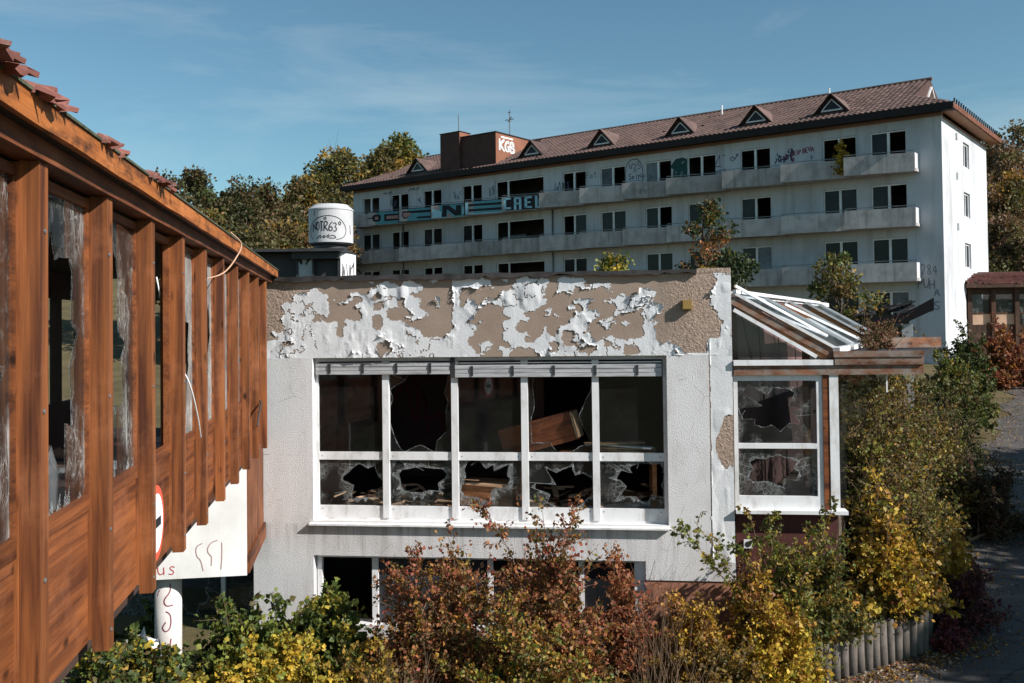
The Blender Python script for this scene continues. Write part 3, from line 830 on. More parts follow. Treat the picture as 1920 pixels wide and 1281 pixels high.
# broken clay tiles still hanging over the eave
def eave_tile(seed, w, l):
    r = random.Random(seed)
    mb = MB(); nx, ny = 10, 7
    top = []
    for j in range(ny):
        for i in range(nx):
            u, v = i/(nx-1), j/(ny-1)
            x = (u-.5)*w; y = v*l - .09
            if j >= ny-2: y += r.uniform(-.06, .02); x += r.uniform(-.012, .012)
            z = .017*math.sin(u*2*math.pi*1.5+.5) + .012*r.random()*(v > .8)
            top.append((x, y, z))
    bot = [(x, y, z-.012-.008*r.random()) for x, y, z in top]
    fs = []
    for j in range(ny-1):
        for i in range(nx-1):
            a = j*nx+i; fs.append((a, a+1, a+nx+1, a+nx)); q = a+nx*ny; fs.append((q, q+nx, q+nx+1, q+1))
    for i in range(nx-1):
        a = (ny-1)*nx+i; fs.append((a, a+1, a+1+nx*ny, a+nx*ny)); fs.append((i, i+nx*ny, i+1+nx*ny, i+1))
    for j in range(ny-1):
        a = j*nx; fs.append((a, a+nx, a+nx+nx*ny, a+nx*ny)); a = j*nx+nx-1; fs.append((a, a+nx*ny, a+nx+nx*ny, a+nx))
    return mb.add(top+bot, fs)
for i, (t, yy_, zz, tilt, yaw, w, l) in enumerate([(11.25, .15, 6.045, -.14, .06, .22, .27), (11.02, .14, 6.05, -.16, -.10, .21, .25), (10.66, .15, 6.05, -.22, .14, .21, .26),
        (10.44, .13, 6.045, -.14, -.12, .20, .22), (9.70, .14, 6.045, -.22, .10, .21, .24), (9.46, .12, 6.045, -.16, -.14, .18, .21), (8.70, .13, 6.045, -.2, .08, .20, .22),
        (8.46, .14, 6.045, -.17, -.10, .21, .25), (8.16, .12, 6.045, -.12, .16, .20, .22)]):
    o = eave_tile(i, w, l).build('roof_tile', 'roof_tile_red', gallery)
    o.location = (t, yy_+.0, 6.026 + .1*(zz-6.045)); o.rotation_euler = (tilt*.5-.16, 0, yaw)
# far section: stepped-down box with the white board and the timber skirt
box('skirt_panel', (.03, -.034, 2.16), (2.11, -.001, 3.532), 'wood_upright', gallery)
box('skirt_rail', (.03, -.0005, 2.10), (2.13, .03, 2.32), 'wood_along', gallery)
wb = box('white_board', (2.115, -2.4, 2.08), (2.155, -.002, 3.533), 'white_board', gallery)
box('underside', (.03, -2.4, 2.10), (2.113, -.036, 2.16), 'dark_room', gallery)
fn = lambda u, v: (2.158, u, v)
g = MB(); write(g, 'us', -1.055, 2.14, .085, .16, fn, .012, .45); g.build('painted_letters', 'spray_red', wb)
g = MB()
for pts in ([(-.53, 2.50), (-.61, 2.46), (-.60, 2.34), (-.55, 2.30), (-.52, 2.16)], [(-.35, 2.53), (-.44, 2.50), (-.48, 2.40), (-.42, 2.33)], [(-.30, 2.50), (-.295, 2.36), (-.31, 2.17)], [(-.42, 2.33), (-.425, 2.22)]):
    ribbon(g, smooth_line(pts), .011, fn)
g.build('painted_letters', 'spray_rose', wb)
cm = MB().lathe((1.88, -.985, 0), [(.162, .3), (.162, 2.095)], 28).build('stilt_column', 'column_paint', gallery, True)
def colfn(u, v):
    a = -u/.1635
    return (1.88 + .1645*math.cos(a), -.985 - .1645*math.sin(a)*-1, v)
g = MB()
for pts in ([(-.05, 2.0), (-.06, 1.9), (.03, 1.8), (.0, 1.72), (-.09, 1.73)], [(.07, 1.92), (.10, 1.90), (.11, 1.84)], [(.0, 1.66), (-.06, 1.62), (-.06, 1.46), (.0, 1.40), (.05, 1.46), (.0, 1.53)],
            [(-.06, 1.32), (-.04, 1.16), (.07, 1.20), (.0, 1.28)], [(.02, 1.08), (-.05, 1.04), (.04, .97), (.02, .9), (-.07, .93)]):
    ribbon(g, smooth_line(pts), .014, colfn)
g.build('painted_letters', 'spray_maroon', cm)
for t in (6.5, 11.0): MB().lathe((t, -1.7, 0), [(.162, .3), (.162, 3.415)], 24).build('stilt_column', 'column_paint', gallery, True)
# round sign on the panel, mostly hidden by a fin
sg = thing('round_sign', 'round white sign with red rim on the timber panel, half hidden by a fin', 'sign')
sg.parent = None
gm = Matrix.Translation((PE[0], PE[1], 0)) @ Matrix.Rotation(WANG, 4, 'Z')
sg.matrix_world = gm @ Matrix.Translation((7.70, .032, 3.82)) @ Matrix.Rotation(-math.pi/2, 4, 'X')
MB().lathe((0, 0, 0), [(.25, 0), (.25, .012)], 40).build('sign_rim', 'sign_red', sg)
MB().lathe((0, 0, .0125), [(.195, 0), (.195, .003)], 40).build('sign_face', 'spray_white', sg)
box('sign_mark', (-.12, -.03, .016), (.12, .03, .018), 'spray_black', sg)
# loose cables
def cable(name, label, pts, r_, m='cable_tan'):
    c = [tuple(gm @ Vector(p)) for p in pts]
    out = []
    for i in range(len(c)-1):
        for s in range(6):
            u = s/6
            p0, p1, p2, p3 = (Vector(c[max(0, i-1)]), Vector(c[i]), Vector(c[i+1]), Vector(c[min(len(c)-1, i+2)]))
            out.append(tuple(.5*((2*p1) + (-p0+p2)*u + (2*p0-5*p1+4*p2-p3)*u*u + (-p0+3*p1-3*p2+p3)*u**3)))
    out.append(c[-1])
    return tag(MB().tube(out, r_, 6).build(name, m, None, True), label, 'cable')
cable('loose_cable', 'thin tan cable hanging from the gallery eave in front of the fins', [(5.35, .235, 6.01), (5.1, .30, 5.93), (5.25, .28, 5.80), (5.6, .2, 5.62), (5.75, .02, 5.55)], .007)
cable('loose_cable', 'pale wires sagging out of the glassless gallery window', [(7.2, -.05, 5.5), (7.1, .03, 5.0), (7.0, .14, 4.72), (6.75, .16, 4.45), (6.5, .145, 4.25)], .006, 'plastic_white')
cable('loose_cable', 'brown wire hanging straight down inside the glassless gallery window', [(7.45, -.07, 5.7), (7.4, -.08, 5.0), (7.48, -.06, 4.3)], .006)
cable('loose_cable', 'short black hose clipped to a gallery fin near the white wall', [(1.75, .13, 4.20), (1.95, .16, 4.18), (2.1, .15, 4.05), (2.2, .14, 3.92)], .012, 'dark_metal')

# ================================================================ WHITE PAVILION (centre)
PL = (-3.68294, 14.06843)
FANG = math.atan2(-0.12306, 0.99240)           # local x to the right along the front, local y into the building
pav = thing('white_pavilion', 'low white rendered building with peeling parapet and a long broken window in the centre', 'building', (PL[0], PL[1], 0), FANG)
FW = 6.765
OX0, OX1, OZ0, OZ1 = .775, 5.865, 2.345, 4.695          # upper window opening
LX0, LX1, LZ0, LZ1 = .79, 5.54, .86, 1.845              # lower window opening
TH = .30
def wall(name, a, b, m): return box(name, a, b, m, pav)
wall('wall_left', (-.13, 0, .5), (OX0, TH, 4.695), 'stucco_white')
wall('wall_right', (OX1, 0, LZ1), (6.44, TH, 4.695), 'stucco_white')
wall('wall_band', (OX0, 0, LZ1), (OX1, TH, OZ0), 'stucco_white')
wall('wall_right', (LX1, 0, 1.585), (FW, TH, LZ1-.0005), 'stucco_white')
wall('plinth', (LX1, .015, .5), (FW, TH, 1.584), 'base_red')
wall('wall_foot', (OX0, 0, .5), (LX1-.0005, TH, LZ0), 'stucco_white')
wall('corner_core', (6.4405, .014, LZ1), (FW-.004, TH, 4.695), 'tan_render')
wall('parapet', (.0, .014, 4.6955), (FW-.004, TH, 5.835), 'tan_render')
# dark coping of the parapet, slightly ragged
cp = MB(); n = 60; rr = random.Random(3); cv = []
for i in range(n+1):
    x = -.02 + (FW*.93)*i/n if i < n else FW*.93
    j = rr.uniform(-.012, .018) - (.03 if rr.random() < .12 else 0)
    z0 = 5.825 - (j+.012 if i < 40 else j)
    cp.v += [(x, -.045, z0), (x, -.045, 5.885+.006*math.sin(i)), (x, TH+.03, 5.895), (x, TH+.03, 5.837)]
    if i:
        o_ = (i-1)*4; cp.f += [(o_+q, o_+4+q, o_+4+(q+1) % 4, o_+(q+1) % 4) for q in range(4)]
cp.f += [(0, 1, 2, 3), (4*n+3, 4*n+2, 4*n+1, 4*n)]
cp.build('coping', 'coping', pav)
box('coping_stump', (FW*.93+.002, .01, 5.836), (FW-.006, TH, 5.90), 'tan_render', pav)
# peeling paint: map of where the white coat still holds ('#'), 15 x 10 px cells of the parapet
pm = np.zeros((16, 58))
# row: list of white column spans
SP = {0: [(21, 22), (24, 25), (29, 33), (37, 39), (41, 41), (56, 57)],
      1: [(13, 14), (18, 18), (21, 21), (24, 28), (30, 30), (32, 35), (37, 39), (56, 57)],
      2: [(15, 19), (24, 28), (32, 35), (37, 43), (56, 57)],
      3: [(5, 6), (13, 19), (24, 24), (30, 35), (37, 38), (43, 43), (47, 48), (56, 57)],
      4: [(3, 7), (11, 13), (15, 18), (22, 22), (24, 24), (30, 34), (44, 48), (56, 57)],
      5: [(3, 7), (9, 10), (13, 16), (18, 19), (22, 22), (24, 24), (26, 26), (28, 35), (39, 41), (43, 48), (56, 57)],
      6: [(2, 7), (12, 13), (15, 16), (18, 19), (22, 22), (24, 27), (30, 34), (38, 38), (40, 40), (44, 49), (56, 57)],
      7: [(2, 7), (12, 15), (19, 20), (24, 26), (30, 32), (36, 36), (39, 41), (44, 45), (47, 49), (56, 57)],
      8: [(2, 5), (12, 13), (15, 15), (18, 20), (24, 26), (31, 33), (36, 36), (38, 41), (43, 43), (47, 48), (56, 57)],
      9: [(2, 8), (10, 13), (15, 17), (24, 25), (27, 27), (30, 31), (38, 40), (42, 43), (45, 45), (47, 49), (57, 57)],
      10: [(2, 8), (10, 13), (15, 18), (24, 26), (30, 31), (35, 35), (37, 40), (43, 43), (47, 48), (57, 57)],
      11: [(1, 8), (10, 19), (23, 26), (30, 32), (35, 35), (37, 37), (39, 40), (47, 48), (57, 57)],
      12: [(1, 25), (30, 32), (34, 37), (39, 41), (43, 44), (46, 48), (56, 57)],
      13: [(0, 1), (3, 13), (16, 25), (28, 28), (31, 35), (37, 37), (40, 42), (44, 51), (55, 57)],
      14: [(0, 13), (16, 26), (28, 28), (30, 31), (34, 35), (37, 39), (42, 44), (47, 51), (55, 57)],
      15: [(0, 27), (30, 30), (35, 57)]}
for j, spans in SP.items():
    for a, b in spans: pm[j, a:b+1] = 1.0
def sample_map(px, py):
    u = (px-500)/15.0 - .5; v = (py-510)/10.0 - .5
    u = np.clip(u, 0, 56.999); v = np.clip(v, 0, 14.999)
    i, j = u.astype(int), v.astype(int); fu, fv = u-i, v-j
    return (pm[j, i]*(1-fu)+pm[j, i+1]*fu)*(1-fv) + (pm[j+1, i]*(1-fu)+pm[j+1, i+1]*fu)*fv
def paint_sheet(name, t0, t1, z0, z1, cell, maskfn, seed, lift=1.0):
    nt, nz = int((t1-t0)/cell), int((z1-z0)/cell)
    T, Z = np.meshgrid(np.linspace(t0, t1, nt+1), np.linspace(z0, z1, nz+1))
    M_ = maskfn(T, Z)
    keepv = M_ > .5
    edge = np.exp(-np.clip(M_-.5, 0, 1)/.10)
    ln = np.clip((fbm(T*3.1+9, Z*3.6, seed+3, 3)-.47)*3.2, 0, 1)
    wr = fbm(T*7, Z*2.6, seed+8, 4)
    blister = np.clip(fbm(T*3.3, Z*1.6+4, seed+21, 3)-.52, 0, 1)
    Yd = -(.004 + lift*(edge*ln**2.2*.05 + np.clip(wr-.5, 0, 1)*.030*(.25+ln) + blister*.10))
    # let vertices at the coat's rim slide a little so that the outline is not on a grid
    T = T + (vnoise(T*90, Z*90, seed+31)-.5)*cell*.7; Z = Z + (vnoise(T*90+50, Z*90, seed+32)-.5)*cell*.7
    idx = np.full(M_.shape, -1); q = (keepv[:-1, :-1] & keepv[1:, :-1] & keepv[:-1, 1:] & keepv[1:, 1:])
    used = np.zeros(M_.shape, bool)
    used[:-1, :-1] |= q; used[1:, :-1] |= q; used[:-1, 1:] |= q; used[1:, 1:] |= q
    idx[used] = np.arange(used.sum())
    vs = np.stack([T[used], Yd[used]+.014, Z[used]], 1)
    a, b, c, d = idx[:-1, :-1][q], idx[:-1, 1:][q], idx[1:, 1:][q], idx[1:, :-1][q]
    faces = np.stack([a, b, c, d], 1)
    me = bpy.data.meshes.new(name)
    me.vertices.add(len(vs)); me.vertices.foreach_set('co', vs.ravel())
    me.loops.add(faces.size); me.loops.foreach_set('vertex_index', faces.ravel().astype(np.int32))
    me.polygons.add(len(faces)); me.polygons.foreach_set('loop_start', np.arange(len(faces), dtype=np.int32)*4)
    me.polygons.foreach_set('use_smooth', np.ones(len(faces), bool))
    me.update(calc_edges=True)
    me.materials.append(MATS['paint_layer'])
    o = bpy.data.objects.new(name, me); COL.objects.link(o); o.parent = pav
    return o
def parapet_mask(T, Z):
    px = 500 + (T-.094)/6.666*870
    s = 127.0 + (T/6.77)*8.2
    py = 620.7 - .0117*(px-500) - (Z-5.1)*s
    wob = (fbm(T*4, Z*4, 5, 3)-.5)*16
    m = sample_map(px+wob+(fbm(T*11, Z*11, 6, 3)-.5)*20, py+wob*.4+(fbm(T*11+30, Z*11, 7, 3)-.5)*14)
    m = m*.78 + .075 + (fbm(T*13, Z*13, 9, 6, .68)-.5)*.95
    ck = np.abs(fbm(T*5.5, Z*5.5, 41, 4)-.5)
    m = m - .4*(ck < .010)*(fbm(T*1.7, Z*1.7, 43, 2) > .5)
    m = np.where(Z > 5.80, m-.3, m)
    m = np.where(Z < 4.76 , np.where((T < .75) | (T > 5.95), np.maximum(m, .55+.1*fbm(T*6, Z*6, 2)), m), m)
    m = np.where((T > 5.98) & (T < 6.42) & (Z > 4.73), m-.25, m)
    return m
paint_sheet('peeling_paint', .01, FW-.006, 4.697, 5.832, .0075, parapet_mask, 11)
def corner_mask(T, Z):
    m = .9 + (fbm(T*10, Z*10, 19, 3)-.5)*.3
    c = ((T-6.70+.10*np.clip(3.55-Z, -.2, .3))/.16)**2 + ((Z-3.50)/.36)**2
    m = m - np.exp(-c*1.1)*1.25*(T > 6.44)
    e = np.clip((T-6.452)/.03, 0, 1)
    return np.minimum(m, .45+e*.6 + (fbm(T*0, Z*9, 23, 3)-.5)*.25)
paint_sheet('corner_paint', 6.442, FW-.004, LZ1+.002, 4.93, .0075, corner_mask, 29, .6)
# wall box
bx = thing('wall_box', 'small ochre square box fixed on the peeling parapet', 'box', tuple((Matrix.Translation((PL[0], PL[1], 0)) @ Matrix.Rotation(FANG, 4, 'Z')) @ Vector((6.155, .012, 5.395))), FANG)
box('box_body', (-.066, -.085, -.066), (.066, 0, .066), 'ochre_box', bx)
box('box_lid', (-.058, -.091, -.058), (.058, -.0855, .058), 'ochre_box', bx)
# rest of the shell
KX = .337                                        # the side walls run back at a skew
def sk(x, y, z): return (x + KX*y, y, z)
wl = MB(); wl.hexa([sk(FW-.3, TH+.001, .5), (FW-.004+KX*TH, TH+.001, .5), sk(FW-.004, 9, .5), sk(FW-.3, 9, .5), sk(FW-.3, TH+.001, 5.50), (FW-.004+KX*TH, TH+.001, 5.50), sk(FW-.004, 9, 5.50), sk(FW-.3, 9, 5.50)])
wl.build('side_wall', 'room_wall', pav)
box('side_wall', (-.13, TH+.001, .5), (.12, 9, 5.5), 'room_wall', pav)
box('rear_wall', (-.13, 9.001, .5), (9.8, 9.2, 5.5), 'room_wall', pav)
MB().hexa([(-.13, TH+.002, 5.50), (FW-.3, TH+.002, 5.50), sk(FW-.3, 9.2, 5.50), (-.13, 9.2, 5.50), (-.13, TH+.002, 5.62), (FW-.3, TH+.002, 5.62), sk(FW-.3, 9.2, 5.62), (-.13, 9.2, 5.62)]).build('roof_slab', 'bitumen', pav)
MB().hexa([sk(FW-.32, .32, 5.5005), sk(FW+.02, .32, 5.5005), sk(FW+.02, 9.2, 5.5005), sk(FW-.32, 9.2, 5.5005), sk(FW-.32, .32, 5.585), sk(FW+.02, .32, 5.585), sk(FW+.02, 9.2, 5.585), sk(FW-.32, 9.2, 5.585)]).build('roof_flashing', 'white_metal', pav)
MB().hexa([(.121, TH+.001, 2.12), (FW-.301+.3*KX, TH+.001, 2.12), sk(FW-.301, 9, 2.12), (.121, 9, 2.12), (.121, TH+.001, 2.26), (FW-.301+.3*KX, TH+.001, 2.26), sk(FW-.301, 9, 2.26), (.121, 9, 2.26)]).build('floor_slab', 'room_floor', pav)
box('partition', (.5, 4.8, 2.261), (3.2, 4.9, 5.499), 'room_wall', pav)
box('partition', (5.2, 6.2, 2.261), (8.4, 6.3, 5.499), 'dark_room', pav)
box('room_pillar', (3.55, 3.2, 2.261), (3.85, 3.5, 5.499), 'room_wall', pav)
# graffiti on the inner left wall
g = MB(); gf = lambda u, v: (.124, u, v)
write(g, 'R35', 1.0, 3.0, .7, 1.1, gf, .09, .2); g.build('inner_graffiti', 'spray_rose', pav)
g = MB(); gf2 = lambda u, v: (u, 4.797, v)
scribble(g, .7, 3.0, 2.2, 1.4, gf2, .08, 5, 4); g.build('inner_graffiti', 'spray_maroon', pav)

# ---- upper window
win = MB(); YF0, YF1 = .085, .15
win.box((OX0, YF0, OZ0), (OX0+.05, YF1, OZ1)); win.box((OX1-.05, YF0, OZ0), (OX1, YF1, OZ1))
win.box((OX0+.0505, YF0, OZ1-.055), (OX1-.0505, YF1, OZ1)); win.box((OX0+.0505, YF0, OZ0), (OX1-.0505, YF1, OZ0+.03))
wf = win.build('window_frame', 'white_metal', pav)
MUL = [1.835, 2.85, 3.86, 4.87]
for m_ in MUL: box('mullion', (m_-.048, .066, OZ0+.0305), (m_+.048, .155, OZ1-.0555), 'white_metal', wf)
edges = [OX0+.05] + [v for m_ in MUL for v in (m_-.0485, m_+.0485)] + [OX1-.05]
UPH = [None, (.52, .56, .56, .60), None, (.48, .54, .55, .60), None]
LOH = [(.70, .50, .34, .46), (.50, .56, .50, .38), (.42, .60, .46, .50), (.58, .40, .50, .50), (.66, .60, .44, .50)]
for k in range(5):
    a, b = edges[2*k]+.0005, edges[2*k+1]-.0005
    rail = MB(); rail.box((a, .088, 3.21), (b, .145, 3.325)); rl = rail.build('mid_rail', 'white_metal', wf)
    box('bottom_panel', (a, .088, OZ0+.031), (b, .145, 2.545), 'white_metal', wf)
    for x in (a+.05, b-.05):
        for z in (3.268, 2.50):
            MB().lathe((0, 0, 0), [(.009, 0), (.006, .004)], 6).build('rivet', 'rod_metal', rl)
            q = rl.children[-1]; q.rotation_euler = (math.pi/2, 0, 0); q.location = (x, .0875, z)
    pane_mesh(a, b, 3.326, 4.62, .115, UPH[k], 70+k, 'glass_dusty' if k in (0, 2) else 'glass_clear', wf, jag=.34 if UPH[k] else 0, crush=.012, cracks=1, sup=6)
    pane_mesh(a, b, 2.546, 3.209, .115, LOH[k], 90+k, 'glass_shattered', wf, jag=.34, crush=.06 + .03*(k % 3), cracks=5+2*(k % 3), sup=2.4)
def shutter(x0, x1, z0, z1, nb):
    mb = MB(); n = 3
    for i in range(n):
        za = z0 + (z1-z0)*i/n; zb = z0 + (z1-z0)*(i+1)/n - .006
        mb.box((x0, .022+.006*(i % 2), za), (x1, .05, zb))
    s = mb.build('roller_shutter', 'slat_metal', wf)
    for i in range(nb):
        x = x0 + (x1-x0)*(i+.42)/nb
        box('shutter_clip', (x-.018, .012, z0+.02), (x+.018, .0215, z1-.02), 'dark_metal', s)
shutter(OX0+.03, 2.795, 4.452, 4.628, 4)
shutter(2.87, 5.80, 4.405, 4.585, 5)
box('shutter_rail', (2.87, .03, 4.60), (5.80, .05, 4.615), 'white_metal', wf)
box('shutter_guide', (2.802, .02, 4.40), (2.862, .06, 4.69), 'dark_metal', wf)
box('head_strip', (OX0+.052, .03, 4.645), (OX1-.052, .05, 4.66), 'slat_metal', wf)
wf.location.y = .035
sl = MB(); sl.hexa([(OX0-.045, -.075, 2.288), (OX1+.03, -.075, 2.288), (OX1+.03, .121, 2.30), (OX0-.045, .121, 2.30), (OX0-.045, -.075, 2.312), (OX1+.03, -.075, 2.312), (OX1+.03, .121, 2.344), (OX0-.045, .121, 2.344)])
sl.build('window_sill', 'white_metal', pav)
# ---- lower window
low = MB()
low.box((LX0, .09, LZ0), (LX0+.07, .16, LZ1)); low.box((LX1-.16, .03, LZ0+.18), (LX1-.10, .16, LZ1-.001)); low.box((LX1-.0995, .03, LZ0), (LX1, .16, LZ1))
low.box((LX0+.0705, .09, LZ1-.05), (LX1-.161, .16, LZ1)); low.box((1.61, .085, LZ0), (1.70, .16, LZ1-.0505)); low.box((3.3, .09, LZ0), (3.38, .16, LZ1-.0505)); low.box((4.6, .09, LZ0), (4.68, .16, LZ1-.0505))
lw_ = low.build('lower_window_frame', 'white_metal', pav); lw_.location.y = .03
for a, b in ((1.701, 3.299), (3.381, 4.599), (4.681, LX1-.161)): pane_mesh(a, b, LZ0, LZ1-.051, .125, None, 1, 'pane_dark', lw_)
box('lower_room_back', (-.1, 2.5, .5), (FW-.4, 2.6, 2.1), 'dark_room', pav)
# recessed glazed wall under the gallery, left of the white corner
rc = thing('glazed_undercroft', 'dark glazed wall with white frames set back beneath the timber gallery', 'wall', (PL[0], PL[1], 0), FANG)
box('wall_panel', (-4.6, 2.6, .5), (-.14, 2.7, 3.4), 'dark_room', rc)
uf = MB()
for x in (-4.4, -3.2, -2.05, -1.0, -.2): uf.box((x-.035, .9, .5), (x+.035, .98, 2.7))
uf.box((-4.4, .905, 1.75), (-.2, .975, 1.81)); ufo = uf.build('window_frame', 'white_metal', rc)
for a, b, hole in ((-4.36, -3.24, (.5, .5, .3, .3)), (-3.16, -2.09, (.4, .5, .35, .3)), (-2.01, -1.04, (.5, .4, .3, .3)), (-.96, -.24, None)):
    pane_mesh(a, b, .55, 1.748, .94, hole, 7, 'glass_shattered', ufo); pane_mesh(a, b, 1.812, 2.7, .94, None, 8, 'glass_streaked', ufo)

# ---- debris inside the room, seen through the window
PAVM = Matrix.Translation((PL[0], PL[1], 0)) @ Matrix.Rotation(FANG, 4, 'Z')
def put(o, loc, rot):
    o.matrix_world = PAVM @ Matrix.Translation(loc) @ Euler(rot).to_matrix().to_4x4()
c1 = thing('wooden_cabinet', 'orange-brown wooden cabinet lying tipped on its side behind the window', 'cabinet')
cb = MB(); cb.box((-.55, -.25, 0), (.55, -.23, .42)); cb.box((-.55, .23, 0), (.55, .25, .42)); cb.box((-.55, -.2295, 0), (.55, .2295, .02)); cb.box((-.55, -.2295, .0205), (-.53, .2295, .42)); cb.box((-.529, -.2295, .40), (.55, .2295, .42))
cb.build('carcass', 'wood_beam', c1)
for i in range(3): box('drawer_front', (.552, -.22+.15*i, .02), (.572, -.09+.15*i, .40), 'wood_pale', c1)
put(c1, (4.10, .56, 3.35), (.0, -.27, -.16))
t1 = thing('work_table', 'low wooden table holding boards behind the right window panes', 'table')
box('table_top', (-1.0, -.4, .86), (1.0, .4, .90), 'wood_furniture', t1)
for x in (-.95, .95):
    for y in (-.32, .32): box('leg', (x-.03, y-.03, 0), (x+.03, y+.03, .859), 'wood_furniture', t1)
put(t1, (4.72, .64, 2.40), (0, 0, 0.05))
r1 = random.Random(8)
LB = ['topmost board of the loose stack on the table', 'second board of the loose stack on the table', 'third board of the loose stack on the table', 'lowest board of the loose stack on the table']
for i in range(4):
    b_ = tag(box('board', (-.45, -.09, 0), (.45+r1.uniform(-.1, .15), .09, .022), 'white_board' if i == 2 else 'wood_pale'), 'pale wooden plank, ' + LB[3-i], 'board', 'boards piled behind the window')
    put(b_, (5.22+r1.uniform(-.08, .08), .36+r1.uniform(-.04, .06), 3.32+.036*i), (0, r1.uniform(-.05, .05), r1.uniform(-.35, .2)))
bx2 = thing('wooden_box', 'light brown wooden box with open flap behind the middle lower pane', 'box')
mb = MB(); mb.box((-.42, -.25, 0), (.42, .25, .30)); mb.build('box_body', 'wood_furniture', bx2)
mb = MB(); mb.hexa([(-.44, -.27, .302), (.46, -.27, .302), (.46, .25, .302), (-.44, .25, .302), (-.42, -.25, .325), (.5, -.25, .36), (.5, .25, .36), (-.42, .25, .325)]); mb.build('lid', 'wood_pale', bx2)
put(bx2, (3.3, .50, 2.52), (0, .04, -.2))
st = thing('storage_plinth', 'dark low plinth carrying the wooden box', 'plinth')
box('plinth_body', (-.9, -.35, 0), (.9, .35, .252), 'wood_dark', st); box('plinth_top', (-.93, -.38, .2525), (.93, .38, .257), 'wood_furniture', st)
put(st, (3.35, .58, 2.262), (0, 0, .02))
for i, (x, y, z, rx_, ry_, rz_, l, m_, lab) in enumerate([(1.6, .9, 2.45, .1, .12, .3, 1.1, 'wood_pale', 'pale broken plank leaning low behind the second pane'), (2.2, 1.2, 2.40, 0, .05, -.5, 1.2, 'wood_furniture', 'brown plank lying flat behind the second pane'),
        (5.1, .55, 2.50, .1, -.06, .12, 1.1, 'white_board', 'white splintered board on the floor behind the last lower pane'), (4.6, .7, 2.42, 0, .06, -.2, 1.3, 'wood_pale', 'pale plank on the floor behind the fourth lower pane'),
        (5.3, .9, 2.62, .3, .1, .3, 1.0, 'wood_furniture', 'brown plank tilted on the rubble behind the last pane'), (1.15, .5, 2.42, .0, .25, .9, .7, 'card', 'tan sheet of cardboard propped behind the first lower pane')]):
    o = tag(box('plank', (-l/2, -.07, -.012), (l/2, .07, .012), m_), lab, 'plank', 'planks scattered on the room floor')
    put(o, (x, y, z), (rx_, ry_, rz_))

rb = MB(); rr = random.Random(31)
for i in range(260):
    x, y = rr.uniform(.9, 5.75), rr.uniform(.24, 1.25)
    z = 2.27 + .30*rr.random()**2 + .12*y
    l, w_, h_ = rr.uniform(.06, .42), rr.uniform(.03, .10), rr.uniform(.008, .03)
    e = Euler((rr.uniform(-.4, .4), rr.uniform(-.4, .4), rr.uniform(0, 6.3))).to_matrix()
    rb.hexa([tuple(Vector((x, y, z)) + e @ Vector(q)) for q in ((-l/2, -w_/2, 0), (l/2, -w_/2, 0), (l/2, w_/2, 0), (-l/2, w_/2, 0), (-l/2, -w_/2, h_), (l/2, -w_/2, h_), (l/2, w_/2, h_), (-l/2, w_/2, h_))])
o = rb.build('room_rubble', 'card'); o.matrix_world = PAVM
tag(o, 'litter of splintered boards and paper covering the room floor behind the window', 'rubble', None, 'stuff')

# ================================================================ GLASS ANNEX (right of the pavilion)
ann = thing('glass_annex', 'small glazed lean-to annex with white frames, timber beam and broken glass roof', 'annex', (PL[0], PL[1], 0), FANG)
AX0, AX1, AD = 6.775, 8.17, 7.6
fr = MB(); Y0, Y1 = .05, .12
fr.box((AX0, Y0, 2.575), (AX0+.055, Y1, 4.415)); fr.box((7.885, Y0, 2.575), (7.965, Y1, 4.415))
fr.box((AX0+.0555, Y0, 4.335), (7.8845, Y1, 4.415)); fr.box((AX0+.0555, Y0, 2.575), (7.8845, Y1, 2.755)); fr.box((AX0+.0555, Y0, 3.405), (7.8845, Y1, 3.475))
afr = fr.build('window_frame', 'white_metal', ann)
pane_mesh(AX0+.056, 7.884, 3.476, 4.334, .085, (.46, .56, .46, .46), 131, 'glass_shattered', afr, jag=.45, crush=.012, cracks=4, sup=3.0)
pane_mesh(AX0+.056, 7.884, 2.756, 3.404, .085, (.42, .52, .40, .36), 132, 'glass_shattered', afr, jag=.40, crush=.04, cracks=6)
box('corner_post', (7.966, .03, 2.575), (8.05, .14, 4.415), 'wood_along', ann)
box('corner_post', (8.051, .02, 2.575), (AX1, .16, 4.415), 'white_metal', ann)
box('sill', (AX0, -.05, 2.525), (AX1+.09, .18, 2.574), 'white_metal', ann)
box('base_wall', (AX0+.01, .10, .5), (AX1-.02, .30, 2.524), 'wall_oxblood', ann)
vb = box('vent_plate', (6.885, .075, 2.03), (7.0, .0995, 2.145), 'white_metal', ann)
MB().lathe((0, 0, 0), [(.04, 0), (.04, .004)], 18).build('vent_hole', 'dark_metal', vb)
vb.children[0].rotation_euler = (math.pi/2, 0, 0); vb.children[0].location = (6.942, .0745, 2.087)
box('timber_beam', (AX0, .0, 4.4155), (9.28, .14, 4.548), 'wood_weathered', ann)
box('beam_capping', (AX0, -.03, 4.5485), (8.10, .16, 4.62), 'white_metal', ann)
# gable glazing, rafters (skewed lean-to roof)
def rf(x, z, y): return (x + KX*y, y, z)
RT, RB = (AX0, 5.56), (8.15, 4.77)
tri = [(AX0+.01, 4.66), (7.80, 4.66), (AX0+.01, 5.27)]
MB().prism(tri, lambda x, z: (x, .07, z), lambda x, z: (x, .076, z)).build('gable_glass', 'glass_dusty', ann)
sm = MB(); sm.bar((AX0+.02, .07, 5.32), (7.90, .07, 4.66), .06, .05); sm.build('gable_bar', 'white_metal', ann)
for i in range(5):
    y = .03 + AD*i/4
    if i == 0:
        o = MB().bar((RT[0], y+.04, RT[1]-.11), (RB[0]-.04, y+.04, RB[1]-.085), .07, .10).build('rafter', 'wood_weathered', ann)
    MB().bar(rf(RT[0], RT[1], y), rf(RB[0], RB[1], y), .036, .04).build('glazing_bar', 'white_metal' if i == 0 else 'grey_metal', ann)
